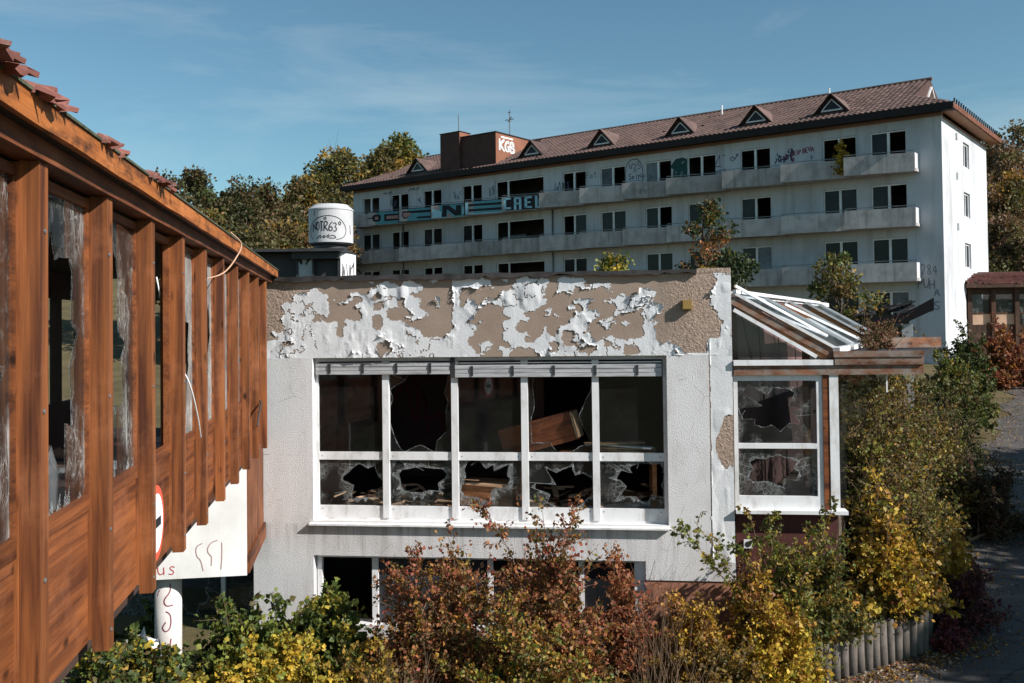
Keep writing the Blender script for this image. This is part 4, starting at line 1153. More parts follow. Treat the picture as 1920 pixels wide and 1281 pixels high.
for i in range(4):
    y0, y1 = .065 + AD*i/4, AD*(i+1)/4 - .005
    if i == 2: continue
    k0, k1 = (.03, .97) if i != 1 else (.45, .97)
    q = lambda k, y: rf(RT[0]+(RB[0]-RT[0])*k, RT[1]+(RB[1]-RT[1])*k, y)
    p = [q(k0, y0), q(k1, y0), q(k1, y1), q(k0, y1)]
    MB().hexa([(a, b, c-.008) for a, b, c in p] + p).build('roof_pane', 'glass_roof', ann)
MB().bar(rf(RT[0]-.01, 5.655, .2), rf(7.86, 4.93, 1.2), .036, .036).build('loose_glazing_bar', 'white_metal', ann)
MB().bar(rf(7.0, 5.44, 2.6), rf(8.1, 4.86, 3.1), .035, .04).build('loose_glazing_bar', 'white_metal', ann)
MB().bar(rf(RB[0], RB[1]-.02, .0), rf(RB[0], RB[1]-.02, AD), .09, .07).build('eave_rail', 'white_metal', ann)
MB().bar(rf(RT[0]+.03, RT[1]+.01, .0), rf(RT[0]+.03, RT[1]+.01, AD), .05, .05).build('ridge_rail', 'white_metal', ann)
# side posts and inner timber
MB().hexa([rf(8.13, 2.58, .17), rf(8.14, 2.58, .17), rf(8.14, 2.58, AD), rf(8.13, 2.58, AD), rf(8.13, 4.70, .17), rf(8.14, 4.70, .17), rf(8.14, 4.70, AD), rf(8.13, 4.70, AD)]).build('side_glass', 'glass_dusty', ann)
for i in range(1, 5): MB().bar(rf(7.45, 2.6, AD*i/4.2), rf(7.45, 4.9, AD*i/4.2), .10, .10, (1, 0, 0)).build('side_post', 'wood_furniture', ann)
for i in range(6): MB().bar(rf(RT[0]+.05, RT[1]-.16, .1+AD*i/5), rf(RB[0]-.05, RB[1]-.16, .1+AD*i/5), .06, .12).build('inner_rafter', 'wood_furniture', ann)
MB().hexa([rf(AX0+.05, .5, .31), rf(8.1, .5, .31), rf(8.1, .5, AD), rf(AX0+.05, .5, AD), rf(AX0+.05, 2.5, .31), rf(8.1, 2.5, .31), rf(8.1, 2.5, AD), rf(AX0+.05, 2.5, AD)]).build('annex_floor', 'room_floor', ann)
# flat canopy to the right of the annex
box('canopy_board', (8.12, -.03, 4.55), (9.28, .03, 4.655), 'wood_weathered', ann)
box('canopy_board', (8.105, -.045, 4.6555), (9.275, .03, 4.735), 'wood_weathered', ann)
def cz(y): return 4.70
MB().hexa([(8.16, .032, 4.62), (9.27, .032, 4.62), rf(9.27, 4.62, 3.6), rf(8.16, 4.62, 3.6), (8.16, .032, 4.70), (9.27, .032, 4.70), rf(9.27, 4.70, 3.6), rf(8.16, 4.70, 3.6)]).build('canopy_roof', 'bitumen', ann)
MB().bar(rf(8.3, 4.80, 2.2), rf(9.42, 4.80, 2.5), .05, .16).build('canopy_board', 'wood_weathered', ann)
MB().bar((8.9, .4, 4.545), (8.9, .4, 4.15), .02, .02, (1, 0, 0)).build('downpipe_stub', 'white_metal', ann)

# ================================================================ ROOF TOP PLANT on the pavilion
pl_ = thing('roof_fan_housing', 'dark roof-top cabin with corrugated grey panel and a graffiti-covered side panel', 'roof cabin', (-4.0, 20.0, 0), 0.0)
hb = MB(); hb.box((-3.0, .35, 5.3), (.35, 1.6, 6.74)); hb.build('cabin_body', 'dark_metal', pl_)
box('cabin_roof', (-3.1, -.12, 6.742), (.52, 1.75, 6.80), 'dark_metal', pl_)
cor = MB(); n = 10
for i in range(n):
    x = -.50 + .30*i/n
    cor.hexa([(x, .25-.012*(i % 2), 5.3), (x+.03, .25-.012*(i % 2), 5.3), (x+.03, .30, 5.3), (x, .30, 5.3), (x, .25-.012*(i % 2), 6.74), (x+.03, .25-.012*(i % 2), 6.74), (x+.03, .30, 6.74), (x, .30, 6.74)])
cpn = cor.build('corrugated_panel', 'grey_metal', pl_)
g = MB(); f = lambda u, v: (u, .2365, v)
scribble(g, -.48, 6.45, .27, .26, f, .03, 4, 2); g.build('sprayed_tag', 'spray_black', cpn)
for x in (-.52, -.18, .36): box('frame_post', (x-.02, .2, 5.3), (x+.02, .34, 6.74), 'dark_metal', pl_)
sp_ = MB().hexa([(.40, .20, 5.3), (.66, .55, 5.3), (.66, .58, 5.3), (.40, .23, 5.3), (.40, .20, 6.74), (.66, .55, 6.70), (.66, .58, 6.70), (.40, .23, 6.74)]).build('side_panel', 'white_metal', pl_)
g = MB(); f = lambda u, v: (.40+u*.26+.004, .20+u*.35-.004, v)
for k, (a, b) in enumerate([((.1, 6.0), (.2, 6.45)), ((.2, 6.45), (.34, 5.95)), ((.15, 6.15), (.32, 6.2)), ((.4, 6.5), (.45, 5.9)), ((.45, 5.9), (.62, 6.5)), ((.62, 6.5), (.7, 5.9)), ((.7, 6.4), (.9, 6.55)), ((.72, 6.1), (.92, 6.2)), ((.86, 6.5), (.86, 5.95)), ((.1, 5.9), (.1, 6.5)), ((.5, 6.2), (.95, 5.95))]):
    ribbon(g, smooth_line([a, ((a[0]+b[0])/2+.02, (a[1]+b[1])/2), b]), .045, f)
g.build('sprayed_tag', 'spray_black', sp_)
box('skirting', (-.6, .05, 6.6), (.40, .19, 6.738), 'dark_metal', pl_)
tk = thing('roof_vent_drum', 'round pale metal vent drum with a black graffiti tag on top of the roof cabin', 'vent', (-3.90, 20.75, 6.80), 0)
MB().lathe((0, 0, 0), [(.36, 0), (.36, .12), (.44, .14), (.44, .17)], 36).build('drum_foot', 'dark_metal', tk, False)
MB().lathe((0, 0, .171), [(.475, 0), (.475, .70), (.488, .705), (.488, .73), (.40, .80), (.37, .83), (.0001, .84)], 48).build('drum_body', 'tank_metal', tk, False)
def dr(u, v):
    a = -math.pi/2 + u/.478
    return (.4795*math.cos(a), .4795*math.sin(a), v)
g = MB()
write(g, 'NOTR63°', -.34, .40, .085, .20, dr, .020, .12)
ribbon(g, smooth_line([(-.44, .42), (-.38, .58), (-.2, .70), (.05, .74), (.28, .68), (.42, .52), (.44, .38), (.36, .26), (.2, .22)], 3), .014, dr)
ribbon(g, smooth_line([(-.44, .42), (-.42, .32), (-.36, .24)], 2), .014, dr)
for pts in ([(-.24, .24), (-.12, .34), (-.16, .25), (-.04, .31)], [(-.04, .31), (-.08, .24), (.05, .33)], [(.05, .33), (.0, .24), (.12, .33), (.22, .25), (.05, .25)], [(-.06, .67), (-.03, .70), (0, .67), (-.03, .64), (-.06, .67)], [(-.6, .5), (-.52, .36)], [(.56, .55), (.58, .35)], [(-.30, .86), (-.30, .74)]):
    ribbon(g, smooth_line(pts, 2), .016, dr)
g.build('sprayed_tag', 'spray_black', tk)

# ================================================================ APARTMENT BUILDING
BO = (22.24573, 49.3)
BANG = math.atan2(-0.60032, 0.79976)             # local x to the right along the front (the building lies at x < 0), local y to the back
apt = thing('apartment_building', 'long four storey white apartment block with rows of balconies and a brown hipped tile roof', 'apartment building', (BO[0], BO[1], 0), BANG)
BL, BDEP = 43.3, 11.2
WT = [2.67, 5.26, 10.11, 13.49, 16.42, 19.67, 22.62, 31.28, 35.05, 38.33, 41.38]       # centres of the paired windows
WW_ = 1.84
BIGW = (25.05, 29.15)
TOPS = [15.35, 12.52, 9.66, 6.83]
WH = 2.2
def bwall(name, t0, t1, z0, z1): return box(name, (-t1, 0, z0), (-t0, .28, z1), 'big_wall', apt)
ops = sorted([(c-WW_/2, c+WW_/2) for c in WT] + [BIGW])
zprev = 15.80
for top in TOPS:
    bwall('wall_band', 0, BL, top, zprev)
    t = 0.0
    for a, b in ops + [(BL, BL)]:
        bwall('wall_pier', t, a, top-WH, top-.0005)
        t = b
    zprev = top-WH-.0005
bwall('wall_band', 0, BL, 2.0, zprev)
box('frieze', (-BL, -.02, 15.801), (.02, .3, 16.02), 'frieze_paint', apt)
# gable wall with its three windows
ez = MB()
EW = [(4.85, 6.55, 13.80, 15.2), (4.85, 6.55, 11.0, 12.4), (4.85, 6.50, 8.14, 9.55), (4.85, 6.5, 5.3, 6.7)]
EY0, EY1 = 4.9, 6.45
def ewall(y0, y1, z0, z1): return box('gable_wall', (-.28, y0, z0), (0, y1, z1), 'big_wall', apt)
ewall(.281, EY0, 2.0, 15.80); ewall(EY1, BDEP, 2.0, 15.80)
zz = [2.0] + [v for w in sorted(EW, key=lambda w: w[2]) for v in (w[2], w[3])] + [15.80]
for i in range(0, len(zz), 2): ewall(EY0, EY1, zz[i], zz[i+1])
for (_, _, z0, z1) in EW:
    m_ = MB(); m_.box((-.16, EY0, z0), (-.1, EY0+.1, z1)); m_.box((-.16, EY1-.1, z0), (-.1, EY1, z1)); m_.box((-.16, EY0+.1, z1-.1), (-.1, EY1-.1, z1)); m_.box((-.16, EY0+.1, z0), (-.1, EY1-.1, z0+.1)); m_.box((-.16, 5.62, z0+.1), (-.1, 5.72, z1-.1))
    w = m_.build('window', 'white_metal', apt); box('pane', (-.14, EY0+.1, z0+.1), (-.13, EY1-.1, z1-.1), 'pane_dark', w)
for z in (15.05, 12.9, 10.15): box('wall_lamp', (0.0, 3.15, z), (.06, 3.4, z+.35), 'grey_metal', apt)
box('rear_wall', (-BL, BDEP-.28, 2.0), (-.281, BDEP, 15.8), 'big_wall', apt)
box('left_gable_wall', (-BL, .281, 2.0), (-BL+.28, BDEP-.281, 15.8), 'big_wall', apt)
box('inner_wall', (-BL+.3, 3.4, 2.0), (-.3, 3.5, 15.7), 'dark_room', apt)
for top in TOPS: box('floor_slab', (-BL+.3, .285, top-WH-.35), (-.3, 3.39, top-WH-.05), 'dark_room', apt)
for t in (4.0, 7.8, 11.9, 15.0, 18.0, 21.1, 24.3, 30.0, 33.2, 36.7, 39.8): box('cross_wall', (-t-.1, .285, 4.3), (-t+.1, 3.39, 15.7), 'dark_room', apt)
# windows: one of each kind, then copies
rng0 = random.Random(12)
def make_window(ht):
    mb = MB(); a, b = -WW_/2, WW_/2
    mb.box((a, .08, 0), (a+.06, .17, ht)); mb.box((b-.05, .08, 0), (b, .17, ht)); mb.box((a+.06, .08, ht-.07), (b-.05, .17, ht)); mb.box((a+.06, .08, 0), (b-.05, .17, .1)); mb.box((-.07, .07, .1), (.06, .17, ht-.07))
    w = mb.build('window', 'white_metal', apt)
    box('pane', (a+.06, .13, .1), (-.07, .137, ht-.07), 'pane_dark', w)
    return w
first = None
for j, top in enumerate(TOPS):
    for i, c in enumerate(WT):
        if first is None:
            o = first = make_window(WH-.02); o.location = (-c, 0, top-WH+.01); kid = o.children[0]
        else:
            o = copy_part(first, apt, (-c, 0, top-WH+.01))
            if rng0.random() < (.25 if j == 0 else .8): copy_part(kid, o)
        if j > 0 and rng0.random() < .6:
            q = box('pane', (.06, .13, .1), (WW_/2-.05, .137, WH-.09), 'pane_dark', o)
    bm = MB(); a, b = BIGW
    bm.box((-b, .10, top-WH), (-b+.08, .18, top)); bm.box((-b+.08, .10, top-.09), (-a, .18, top)); bm.box((-b+1.0, .10, top-WH), (-b+1.12, .18, top-.09))
    w = bm.build('window', 'white_metal', apt)
    if j != 0: box('pane', (-b+1.13, .14, top-WH), (-a-1.6, .147, top-1.0), 'pane_dark', w)
# balconies
BT_R = [1.11, 4.57, 8.04, 11.5]; BT_L = [11.62, 15.14, 18.16, 21.29, 24.41, 27.5, 30.77, 33.9, 37.04, 40.19, 42.5]
fronts = {}
for j, zb in enumerate((12.96, 10.12, 7.28)):
    for grp, dep in ((BT_R, 1.20), (BT_L, 1.12)):
        for a, b in zip(grp, grp[1:]):
            d0, d1 = dep-.40, dep+.36                 # saw-tooth plan: right end stands further out
            mb = MB()
            mb.hexa([(-b+.03, -d1, zb), (-a-.03, -d0, zb), (-a-.03, -d0+.12, zb), (-b+.03, -d1+.12, zb), (-b+.03, -d1, zb+.98), (-a-.03, -d0, zb+.98), (-a-.03, -d0+.12, zb+.98), (-b+.03, -d1+.12, zb+.98)])
            p = mb.build('balcony_parapet', 'concrete', apt)
            fronts[(j, round(a, 2))] = (p, a, b, d0, d1, zb)
            MB().hexa([(-b, -d1+.121, zb+.02), (-a, -d0+.121, zb+.02), (-a, 0-.001, zb+.02), (-b, -.001, zb+.02), (-b, -d1+.121, zb+.18), (-a, -d0+.121, zb+.18), (-a, -.001, zb+.18), (-b, -.001, zb+.18)]).build('balcony_slab', 'concrete', apt)
            MB().bar((-b+.05, -d1+.06, zb+1.09), (-a-.05, -d0+.06, zb+1.09), .04, .04).build('handrail', 'rod_metal', apt)
        a, b = grp[0], grp[-1]
        box('balcony_end', (-a-.14, -dep+.515, zb+.181), (-a-.032, -.001, zb+.98), 'big_wall', apt)
        box('balcony_end', (-b+.032, -dep-.23, zb+.181), (-b+.12, -.001, zb+.98), 'concrete', apt)
for t in (24.3, 37.9): MB().tube([(-t, -.08, 4.0), (-t, -.08, 12.95)], .055, 8).build('downpipe', 'rod_metal', apt, True)
# graffiti lettering across the upper balconies
def bal_fn(key, off):
    p, a, b, d0, d1, zb = fronts[key]
    def f(u, v):                                     # u 0..1 left to right, v 0..1 up
        x = -b + (b-a)*u
        return (x, -(d1+(d0-d1)*u) - off, zb + .98*v)
    return f
def poly(mb, pts, f): mb.add([f(*p) for p in pts], [tuple(range(len(pts)))])
keys = [(0, 37.04), (0, 33.9), (0, 30.77), (0, 27.5), (0, 24.41)]
for i, k in enumerate(keys):
    p = fronts[k][0]
    g = MB(); f = bal_fn(k, .004)
    poly(g, [(.02, .05), (.98, .05), (.98, .96), (.02, .96)] if i else [(.02, .1), (.1, .02), (.98, .02), (.98, .96), (.1, .96), (.02, .85)], f)
    g.build('sprayed_panel', 'spray_cyan', p)
def blocks(key, polys, m, off=.008):
    g = MB(); f = bal_fn(key, off)
    for q in polys: poly(g, q, f)
    g.build('sprayed_lettering', m, fronts[key][0])
R_ = lambda a, b, c, d: [(a, c), (b, c), (b, d), (a, d)]
blocks(keys[0], [[(.12, .38), (.18, .25), (.30, .25), (.35, .38), (.35, .68), (.30, .8), (.18, .8), (.12, .68)], R_(.0, .12, .50, .58), R_(.44, .98, .26, .78), R_(.02, .98, .955, 1.0)], 'spray_black')
blocks(keys[0], [[(.19, .4), (.28, .4), (.28, .62), (.19, .62)], R_(.50, .98, .40, .64)], 'spray_rose', .012)
blocks(keys[1], [R_(.10, .90, .62, .80), [(.10, .80), (.20, .80), (.26, .30), (.16, .22), (.10, .40)], R_(.48, .98, .20, .34), R_(.02, .98, .0, .05), R_(.02, .98, .955, 1.0), R_(.0, .02, .0, 1.0)], 'spray_black')
blocks(keys[1], [[(.12, .70), (.34, .66), (.30, .44), (.20, .30), (.13, .40)]], 'spray_rose', .012)
blocks(keys[2], [[(.28, .10), (.40, .10), (.42, .62), (.62, .12), (.76, .16), (.76, .88), (.64, .88), (.63, .50), (.46, .92), (.30, .92), (.30, .56)], R_(.02, .98, .955, 1.0), R_(.0, .02, .0, 1.0)], 'spray_black')
blocks(keys[2], [[(.05, .06), (.28, .06), (.28, .5), (.05, .75)], [(.78, .2), (.95, .3), (.95, .8), (.80, .85)]], 'spray_paleblue', .012)
blocks(keys[2], [[(.08, .78), (.14, .7), (.18, .82), (.13, .92)], [(.42, .08), (.55, .08), (.44, .38)], [(.80, .72), (.86, .74), (.86, .88), (.80, .88)]], 'spray_rose', .0125)
blocks(keys[3], [R_(.10, .92, .62, .78), R_(.10, .92, .26, .42), R_(.02, .98, .955, 1.0), R_(.0, .03, .0, 1.0)], 'spray_black')
blocks(keys[3], [R_(.03, .09, .12, .88), R_(.1, .95, .06, .12)], 'spray_paleblue', .012)
g = MB(); f = bal_fn(keys[4], .008)
for u0, strokes in ((.05, [R_(0, .17, .80, .92), R_(0, .06, .14, .92), R_(0, .17, .14, .27)]), (.29, [R_(0, .17, .80, .92), R_(0, .055, .08, .92), R_(.115, .17, .08, .92), R_(0, .17, .44, .54)]),
                    (.53, [R_(0, .06, .14, .92), R_(0, .17, .80, .92), R_(0, .14, .48, .58), R_(0, .17, .14, .26)]), (.77, [R_(0, .055, .14, .92), R_(.08, .125, .14, .70), R_(.155, .21, .14, .92), R_(0, .21, .10, .20)])):
    for q in strokes: poly(g, [(u0+a, b) for a, b in q], f)
g.build('sprayed_lettering', 'spray_paleblue', fronts[keys[4]][0])
blocks(keys[4], [R_(.01, .99, .05, .96)], 'spray_black', .006)
# tags on the walls between the windows
apf = lambda u, v: (u, -.004, v)
def wtag(m, fn_): g = MB(); fn_(g); tag(g.build('sprayed_tag', m, apt), kind='stuff')
wtag('spray_grey', lambda g: write(g, 'Fat', -21.65, 14.75, .22, .38, apf, .05, .25))
wtag('spray_navy', lambda g: (write(g, 'V25', -18.45, 14.95, .24, .42, apf, .05, .25), write(g, 'SeINo', -18.5, 14.35, .20, .36, apf, .05, .2), ribbon(g, [(-18.2, 14.82), (-17.9, 14.84)], .04, apf),
     ribbon(g, smooth_line([(-18.7, 13.95), (-18.72, 15.1), (-18.45, 15.6), (-17.85, 15.65), (-17.5, 15.2), (-17.45, 14.3), (-17.7, 13.95), (-18.7, 13.95)], 3), .05, apf)))
wtag('spray_green', lambda g: g.prism([(-15.45, 13.95), (-14.42, 13.95), (-14.42, 15.2), (-14.7, 15.35), (-15.2, 15.3), (-15.5, 14.95), (-15.6, 14.8), (-15.35, 14.7)], lambda x, z: (x, -.003, z), lambda x, z: (x, -.001, z)))
wtag('spray_grey', lambda g: (ribbon(g, [(-14.9, 14.2), (-14.75, 14.5)], .1, apf), ribbon(g, [(-14.8, 15.0), (-14.6, 15.1)], .1, apf), ribbon(g, [(-15.2, 14.4), (-15.15, 14.55)], .1, apf)))
wtag('spray_navy', lambda g: (ribbon(g, smooth_line([(-12.3, 15.2), (-12.5, 14.8), (-12.65, 14.55), (-12.2, 14.5)]), .05, apf), ribbon(g, [(-12.3, 15.2), (-12.3, 14.5)], .035, apf), ribbon(g, [(-12.1, 15.15), (-11.95, 15.17)], .05, apf), write(g, 'NCB', -12.55, 14.05, .2, .28, apf, .05, .2),
     ribbon(g, smooth_line([(-11.5, 14.75), (-11.65, 14.9), (-11.5, 15.05), (-11.35, 14.85), (-11.5, 14.75)]), .05, apf), ribbon(g, smooth_line([(-11.35, 14.85), (-11.25, 15.0), (-11.1, 15.1), (-11.3, 15.12)]), .06, apf)))
wtag('spray_navy', lambda g: (scribble(g, -9.1, 14.2, 1.3, .75, apf, .05, 3, 4), scribble(g, -8.8, 14.25, 1.0, .5, apf, .05, 9, 4), scribble(g, -8.2, 14.7, .4, .5, apf, .06, 14, 2)))
wtag('spray_maroon', lambda g: (write(g, 'RRIP BEVA', -8.0, 14.62, .13, .28, apf, .055, .22, .10), scribble(g, -8.5, 14.3, .7, .5, apf, .06, 21, 3)))
wtag('spray_navy', lambda g: write(g, '+', -6.9, 14.3, .22, .3, apf, .04))
wtag('spray_navy', lambda g: (scribble(g, -24.2, 14.1, 1.3, .8, apf, .05, 31, 4), scribble(g, -39.3, 14.1, .7, 1.0, apf, .05, 33, 4), scribble(g, -36.5, 14.4, .5, .5, apf, .05, 35, 2)))
wtag('spray_grey', lambda g: (scribble(g, -33.0, 14.2, .9, .8, apf, .05, 41, 3), scribble(g, -29.8, 14.2, .6, 1.0, apf, .05, 43, 3), scribble(g, -37.5, 15.45, 1.2, .2, apf, .09, 45, 3), scribble(g, -40.0, 15.4, 1.0, .2, apf, .09, 47, 3)))
wtag('spray_grey', lambda g: (write(g, '784', -1.15, 7.6, .24, .55, apf, .05, .2), write(g, 'PUH', -1.3, 6.9, .24, .5, apf, .06, .2), write(g, 'A', -.5, 6.5, .24, .45, apf, .06), write(g, 'S', -.55, 5.8, .28, .4, apf, .06), scribble(g, -1.1, 5.5, .5, .6, apf, .05, 51, 2)))
g = MB(); f_ = bal_fn((0, 15.14), .004); scribble(g, .2, .25, .45, .4, f_, .012, 6, 4); g.build('sprayed_tag', 'spray_grey', fronts[(0, 15.14)][0])

# ---- roof
EZ, RZ, OV = 16.30, 19.10, .72
yR = BDEP/2
sl = math.atan2(RZ-EZ, yR+OV); SLL = math.hypot(RZ-EZ, yR+OV)
xr0, xr1 = -40.6, -1.8                             # ridge ends
xe0, xe1 = -BL-OV, OV
ye0, ye1 = -OV, BDEP+OV
# roof planes (under the tiles); hipped ends with a small gablet
def on_front(x, s): return (x, -OV + s*math.cos(sl), EZ + s*math.sin(sl))
HZ = EZ + (OV+1.8)*math.tan(sl)*1.02                # height reached by the end hip below the gablet
k = (HZ-EZ)/(RZ-EZ)
A_, B_ = (xe0, ye0, EZ), (xe1, ye0, EZ)
Cc, Dd = (xr1, ye0+(yR+OV)*k, HZ), (xr1, yR, RZ)
Ee, Ff = (xr0, yR, RZ), (xr0, ye0+(yR+OV)*k, HZ)
A2, B2, C2, F2 = (xe0, ye1, EZ), (xe1, ye1, EZ), (xr1, ye1-(yR+OV)*k, HZ), (xr0, ye1-(yR+OV)*k, HZ)
MB().add([A_, B_, Cc, Dd, Ee, Ff], [(0, 1, 2, 3, 4, 5)]).build('roof_front', 'roof_tile_brown', apt)
MB().add([A2, B2, C2, Dd, Ee, F2], [(5, 4, 3, 2, 1, 0)]).build('roof_rear', 'roof_tile_brown', apt)
MB().add([B_, B2, C2, Cc], [(0, 1, 2, 3)]).build('roof_hip', 'roof_tile_brown', apt)
MB().add([A_, A2, F2, Ff], [(3, 2, 1, 0)]).build('roof_hip', 'roof_tile_brown', apt)
gb = MB().add([Cc, C2, Dd], [(0, 1, 2)]).build('gablet', 'brown_cladding', apt)
MB().add([Ff, F2, Ee], [(2, 1, 0)]).build('gablet', 'brown_cladding', apt)
yc = yR
MB().bar((xr1+.05, yc-1.2, HZ+.15), (xr1+.05, yc+1.2, HZ+.15), .08, .1).build('gablet_trim', 'white_metal', apt)
MB().bar((xr1+.05, yc-1.25, HZ+.1), (xr1+.05, yc, RZ-.45), .08, .1, (1, 0, 0)).build('gablet_trim', 'white_metal', apt)
MB().bar((xr1+.05, yc+1.25, HZ+.1), (xr1+.05, yc, RZ-.45), .08, .1, (1, 0, 0)).build('gablet_trim', 'white_metal', apt)
MB().tube([(xr0, yR, RZ+.03), (xr1+.1, yR, RZ+.03)], .11, 8).build('ridge_cap', 'roof_tile_brown', apt)
# eaves: dark gutter board at the front, timber soffit at the gable end
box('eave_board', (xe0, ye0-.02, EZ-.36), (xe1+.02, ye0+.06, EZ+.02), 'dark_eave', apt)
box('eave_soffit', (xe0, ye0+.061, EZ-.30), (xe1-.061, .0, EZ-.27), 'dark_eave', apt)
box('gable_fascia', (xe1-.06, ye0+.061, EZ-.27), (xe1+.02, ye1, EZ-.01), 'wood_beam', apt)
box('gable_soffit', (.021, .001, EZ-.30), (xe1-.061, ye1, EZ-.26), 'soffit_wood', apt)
box('gable_frieze', (.0005, 0.301, 15.72), (.03, BDEP, 15.82), 'frieze_paint', apt)
# tiles: nearest 300 single, the others joined
def tile_shape():
    w, l = .30, .40; nx = 5; top = []
    for y in (0, l):
        for i in range(nx):
            u = i/(nx-1); top.append(((u-.5)*w, y, .030+.032*math.sin(u*2*math.pi) + (.022 if y == 0 else 0)))
    low_ = [((i/(nx-1)-.5)*w, 0, .0) for i in range(nx)]
    vs = top+low_; fs = []
    for i in range(nx-1): fs += [(i, i+1, nx+i+1, nx+i), (2*nx+i, 2*nx+i+1, i+1, i)]
    return vs, fs
tv, tf = tile_shape()
rows = int(SLL/.345); first_tile = None; rest = MB(); cnt = 0
rt = random.Random(77)
DORM = [5.75, 10.18, 15.04, 20.68, 26.27, 36.8]
for c in range(150):
    x = -.05 + .45 - .30*c
    for r in range(rows):
        s = .01 + r*.345
        xmax = xe1 - s*math.cos(sl)*((xe1-xr1)/((yR+OV)*k)) if s*math.sin(sl) < HZ-EZ else xr1
        xmin = xe0 + s*math.cos(sl)*((xr0-xe0)/((yR+OV)*k)) if s*math.sin(sl) < HZ-EZ else xr0
        if x+.16 > xmax or x-.16 < xmin: continue
        if -33.9 < x < -28.8 and s > .35: continue
        if rt.random() < .004: continue
        p = on_front(x, s)
        if cnt < 300:
            if first_tile is None:
                first_tile = MB().add(tv, tf).build('roof_tile', 'roof_tile_brown', apt); o = first_tile
            else: o = copy_part(first_tile, apt)
            o.location = p; o.rotation_euler = (sl+rt.uniform(-.012, .012), 0, rt.uniform(-.01, .01)); cnt += 1
        else:
            cs, sn = math.cos(sl), math.sin(sl)
            rest.add([(p[0]+a, p[1]+b*cs-q*sn, p[2]+b*sn+q*cs+rt.uniform(0, .008)) for a, b, q in tv], tf)
tag(rest.build('roof_tiles', 'roof_tile_brown', apt), kind='stuff')
# step irons along the gable eave
for i in range(22): MB().tube([(xe1-.05-.085*i*0, ye0+.5+.52*i, EZ+.02), (xe1-.02, ye0+.5+.52*i, EZ+.28)], .045, 5).build('snow_guard', 'dark_metal', apt)
# dormers
def dormer(t, w=1.75, hh=.98):
    y0 = .42; zb = EZ + (y0+OV)*math.tan(sl) + .04
    yb = y0 + hh/math.tan(sl)
    mb = MB(); mb.add([(-t-w/2, y0, zb-.02), (-t+w/2, y0, zb-.02), (-t, y0, zb+hh)], [(0, 1, 2)])
    d = mb.build('dormer', 'brown_cladding', apt)
    for sgn in (-1, 1):
        MB().hexa([(-t+sgn*(w/2+.15), y0-.18, zb-.10), (-t, y0-.18, zb+hh+.02), (-t, yb, zb+hh+.02), (-t+sgn*(w/2+.15), y0+.35, zb-.05),
                   (-t+sgn*(w/2+.15), y0-.18, zb-.02), (-t, y0-.18, zb+hh+.10), (-t, yb, zb+hh+.10), (-t+sgn*(w/2+.15), y0+.35, zb+.03)]).build('dormer_roof', 'roof_tile_brown', d)
        MB().bar((-t+sgn*.56, y0-.03, zb+.16), (-t, y0-.03, zb+.16+.58), .05, .09, (0, 1, 0)).build('dormer_trim', 'white_metal', d)
        MB().bar((-t+sgn*(w/2+.12), y0-.2, zb-.06), (-t, y0-.2, zb+hh+.06), .04, .16, (0, 1, 0)).build('dormer_barge', 'dark_eave', d)
    MB().bar((-t-.6, y0-.03, zb+.14), (-t+.6, y0-.03, zb+.14), .05, .08).build('dormer_trim', 'white_metal', d)
    MB().add([(-t-.55, y0-.012, zb+.18), (-t+.55, y0-.012, zb+.18), (-t, y0-.012, zb+.70)], [(0, 1, 2)]).build('dormer_pane', 'pane_dark', d)
for t in DORM: dormer(t)
# stair tower and chimney on the roof
tw = box('stair_tower', (-32.0, -.25, 16.0), (-28.9, 5.6, 18.72), 'brown_cladding', apt)
box('tower_side', (-28.8995, -.25, 16.0), (-28.87, 5.6, 18.72), 'brown_sunlit', tw)  # slab in the lighter brown paints the sun on the tower's right face
box('tower_coping', (-32.05, -.30, 18.722), (-28.82, 5.65, 18.80), 'dark_eave', tw)
sf = lambda u, v: (-28.866, u, v)
g = MB(); write(g, 'KGB', .2, 17.55, .55, .75, sf, .17, .12); ribbon(g, [(.35, 18.5), (1.75, 18.5)], .1, sf); g.build('sprayed_tag', 'spray_white', tw)
g = MB(); sf2 = lambda u, v: (-28.862, u, v); write(g, 'KGB', .22, 17.58, .55, .72, sf2, .06, .12); g.build('sprayed_tag', 'spray_grey', tw)
ch = box('chimney', (-33.8, -.45, 15.95), (-32.005, .75, 19.15), 'brown_cladding', apt)
box('chimney_side', (-32.0045, -.45, 18.801), (-31.98, .75, 19.15), 'brown_sunlit', ch)  # same lighter brown as painted sunlight on the chimney's right face
box('chimney_cap', (-33.85, -.5, 19.152), (-31.93, .8, 19.2), 'dark_eave', ch)
an = MB().tube([(-31.3, yR-1, 18.8), (-31.3, yR-1, 21.5)], .035, 6)
an.bar((-31.7, yR-1, 20.75), (-30.9, yR-1, 20.75), .05, .05); an.bar((-31.3, yR-1.3, 20.7), (-31.3, yR-.7, 20.7), .05, .05); an.bar((-31.45, yR-1, 20.6), (-31.1, yR-1, 20.95), .05, .05); an.bar((-31.45, yR-1, 21.3), (-31.15, yR-1, 21.3), .04, .04)
an.build('antenna', 'rod_metal', apt)
MB().tube([(-32.6, .2, 19.2), (-32.6, .2, 20.6)], .03, 6).build('lightning_rod', 'rod_metal', apt)
for t in (7.2, 14.1, 36.0): MB().tube([(-t, yR-1.2, RZ-.6), (-t, yR-1.2, RZ+.12)], .05, 6).build('vent_pipe', 'white_metal', apt)

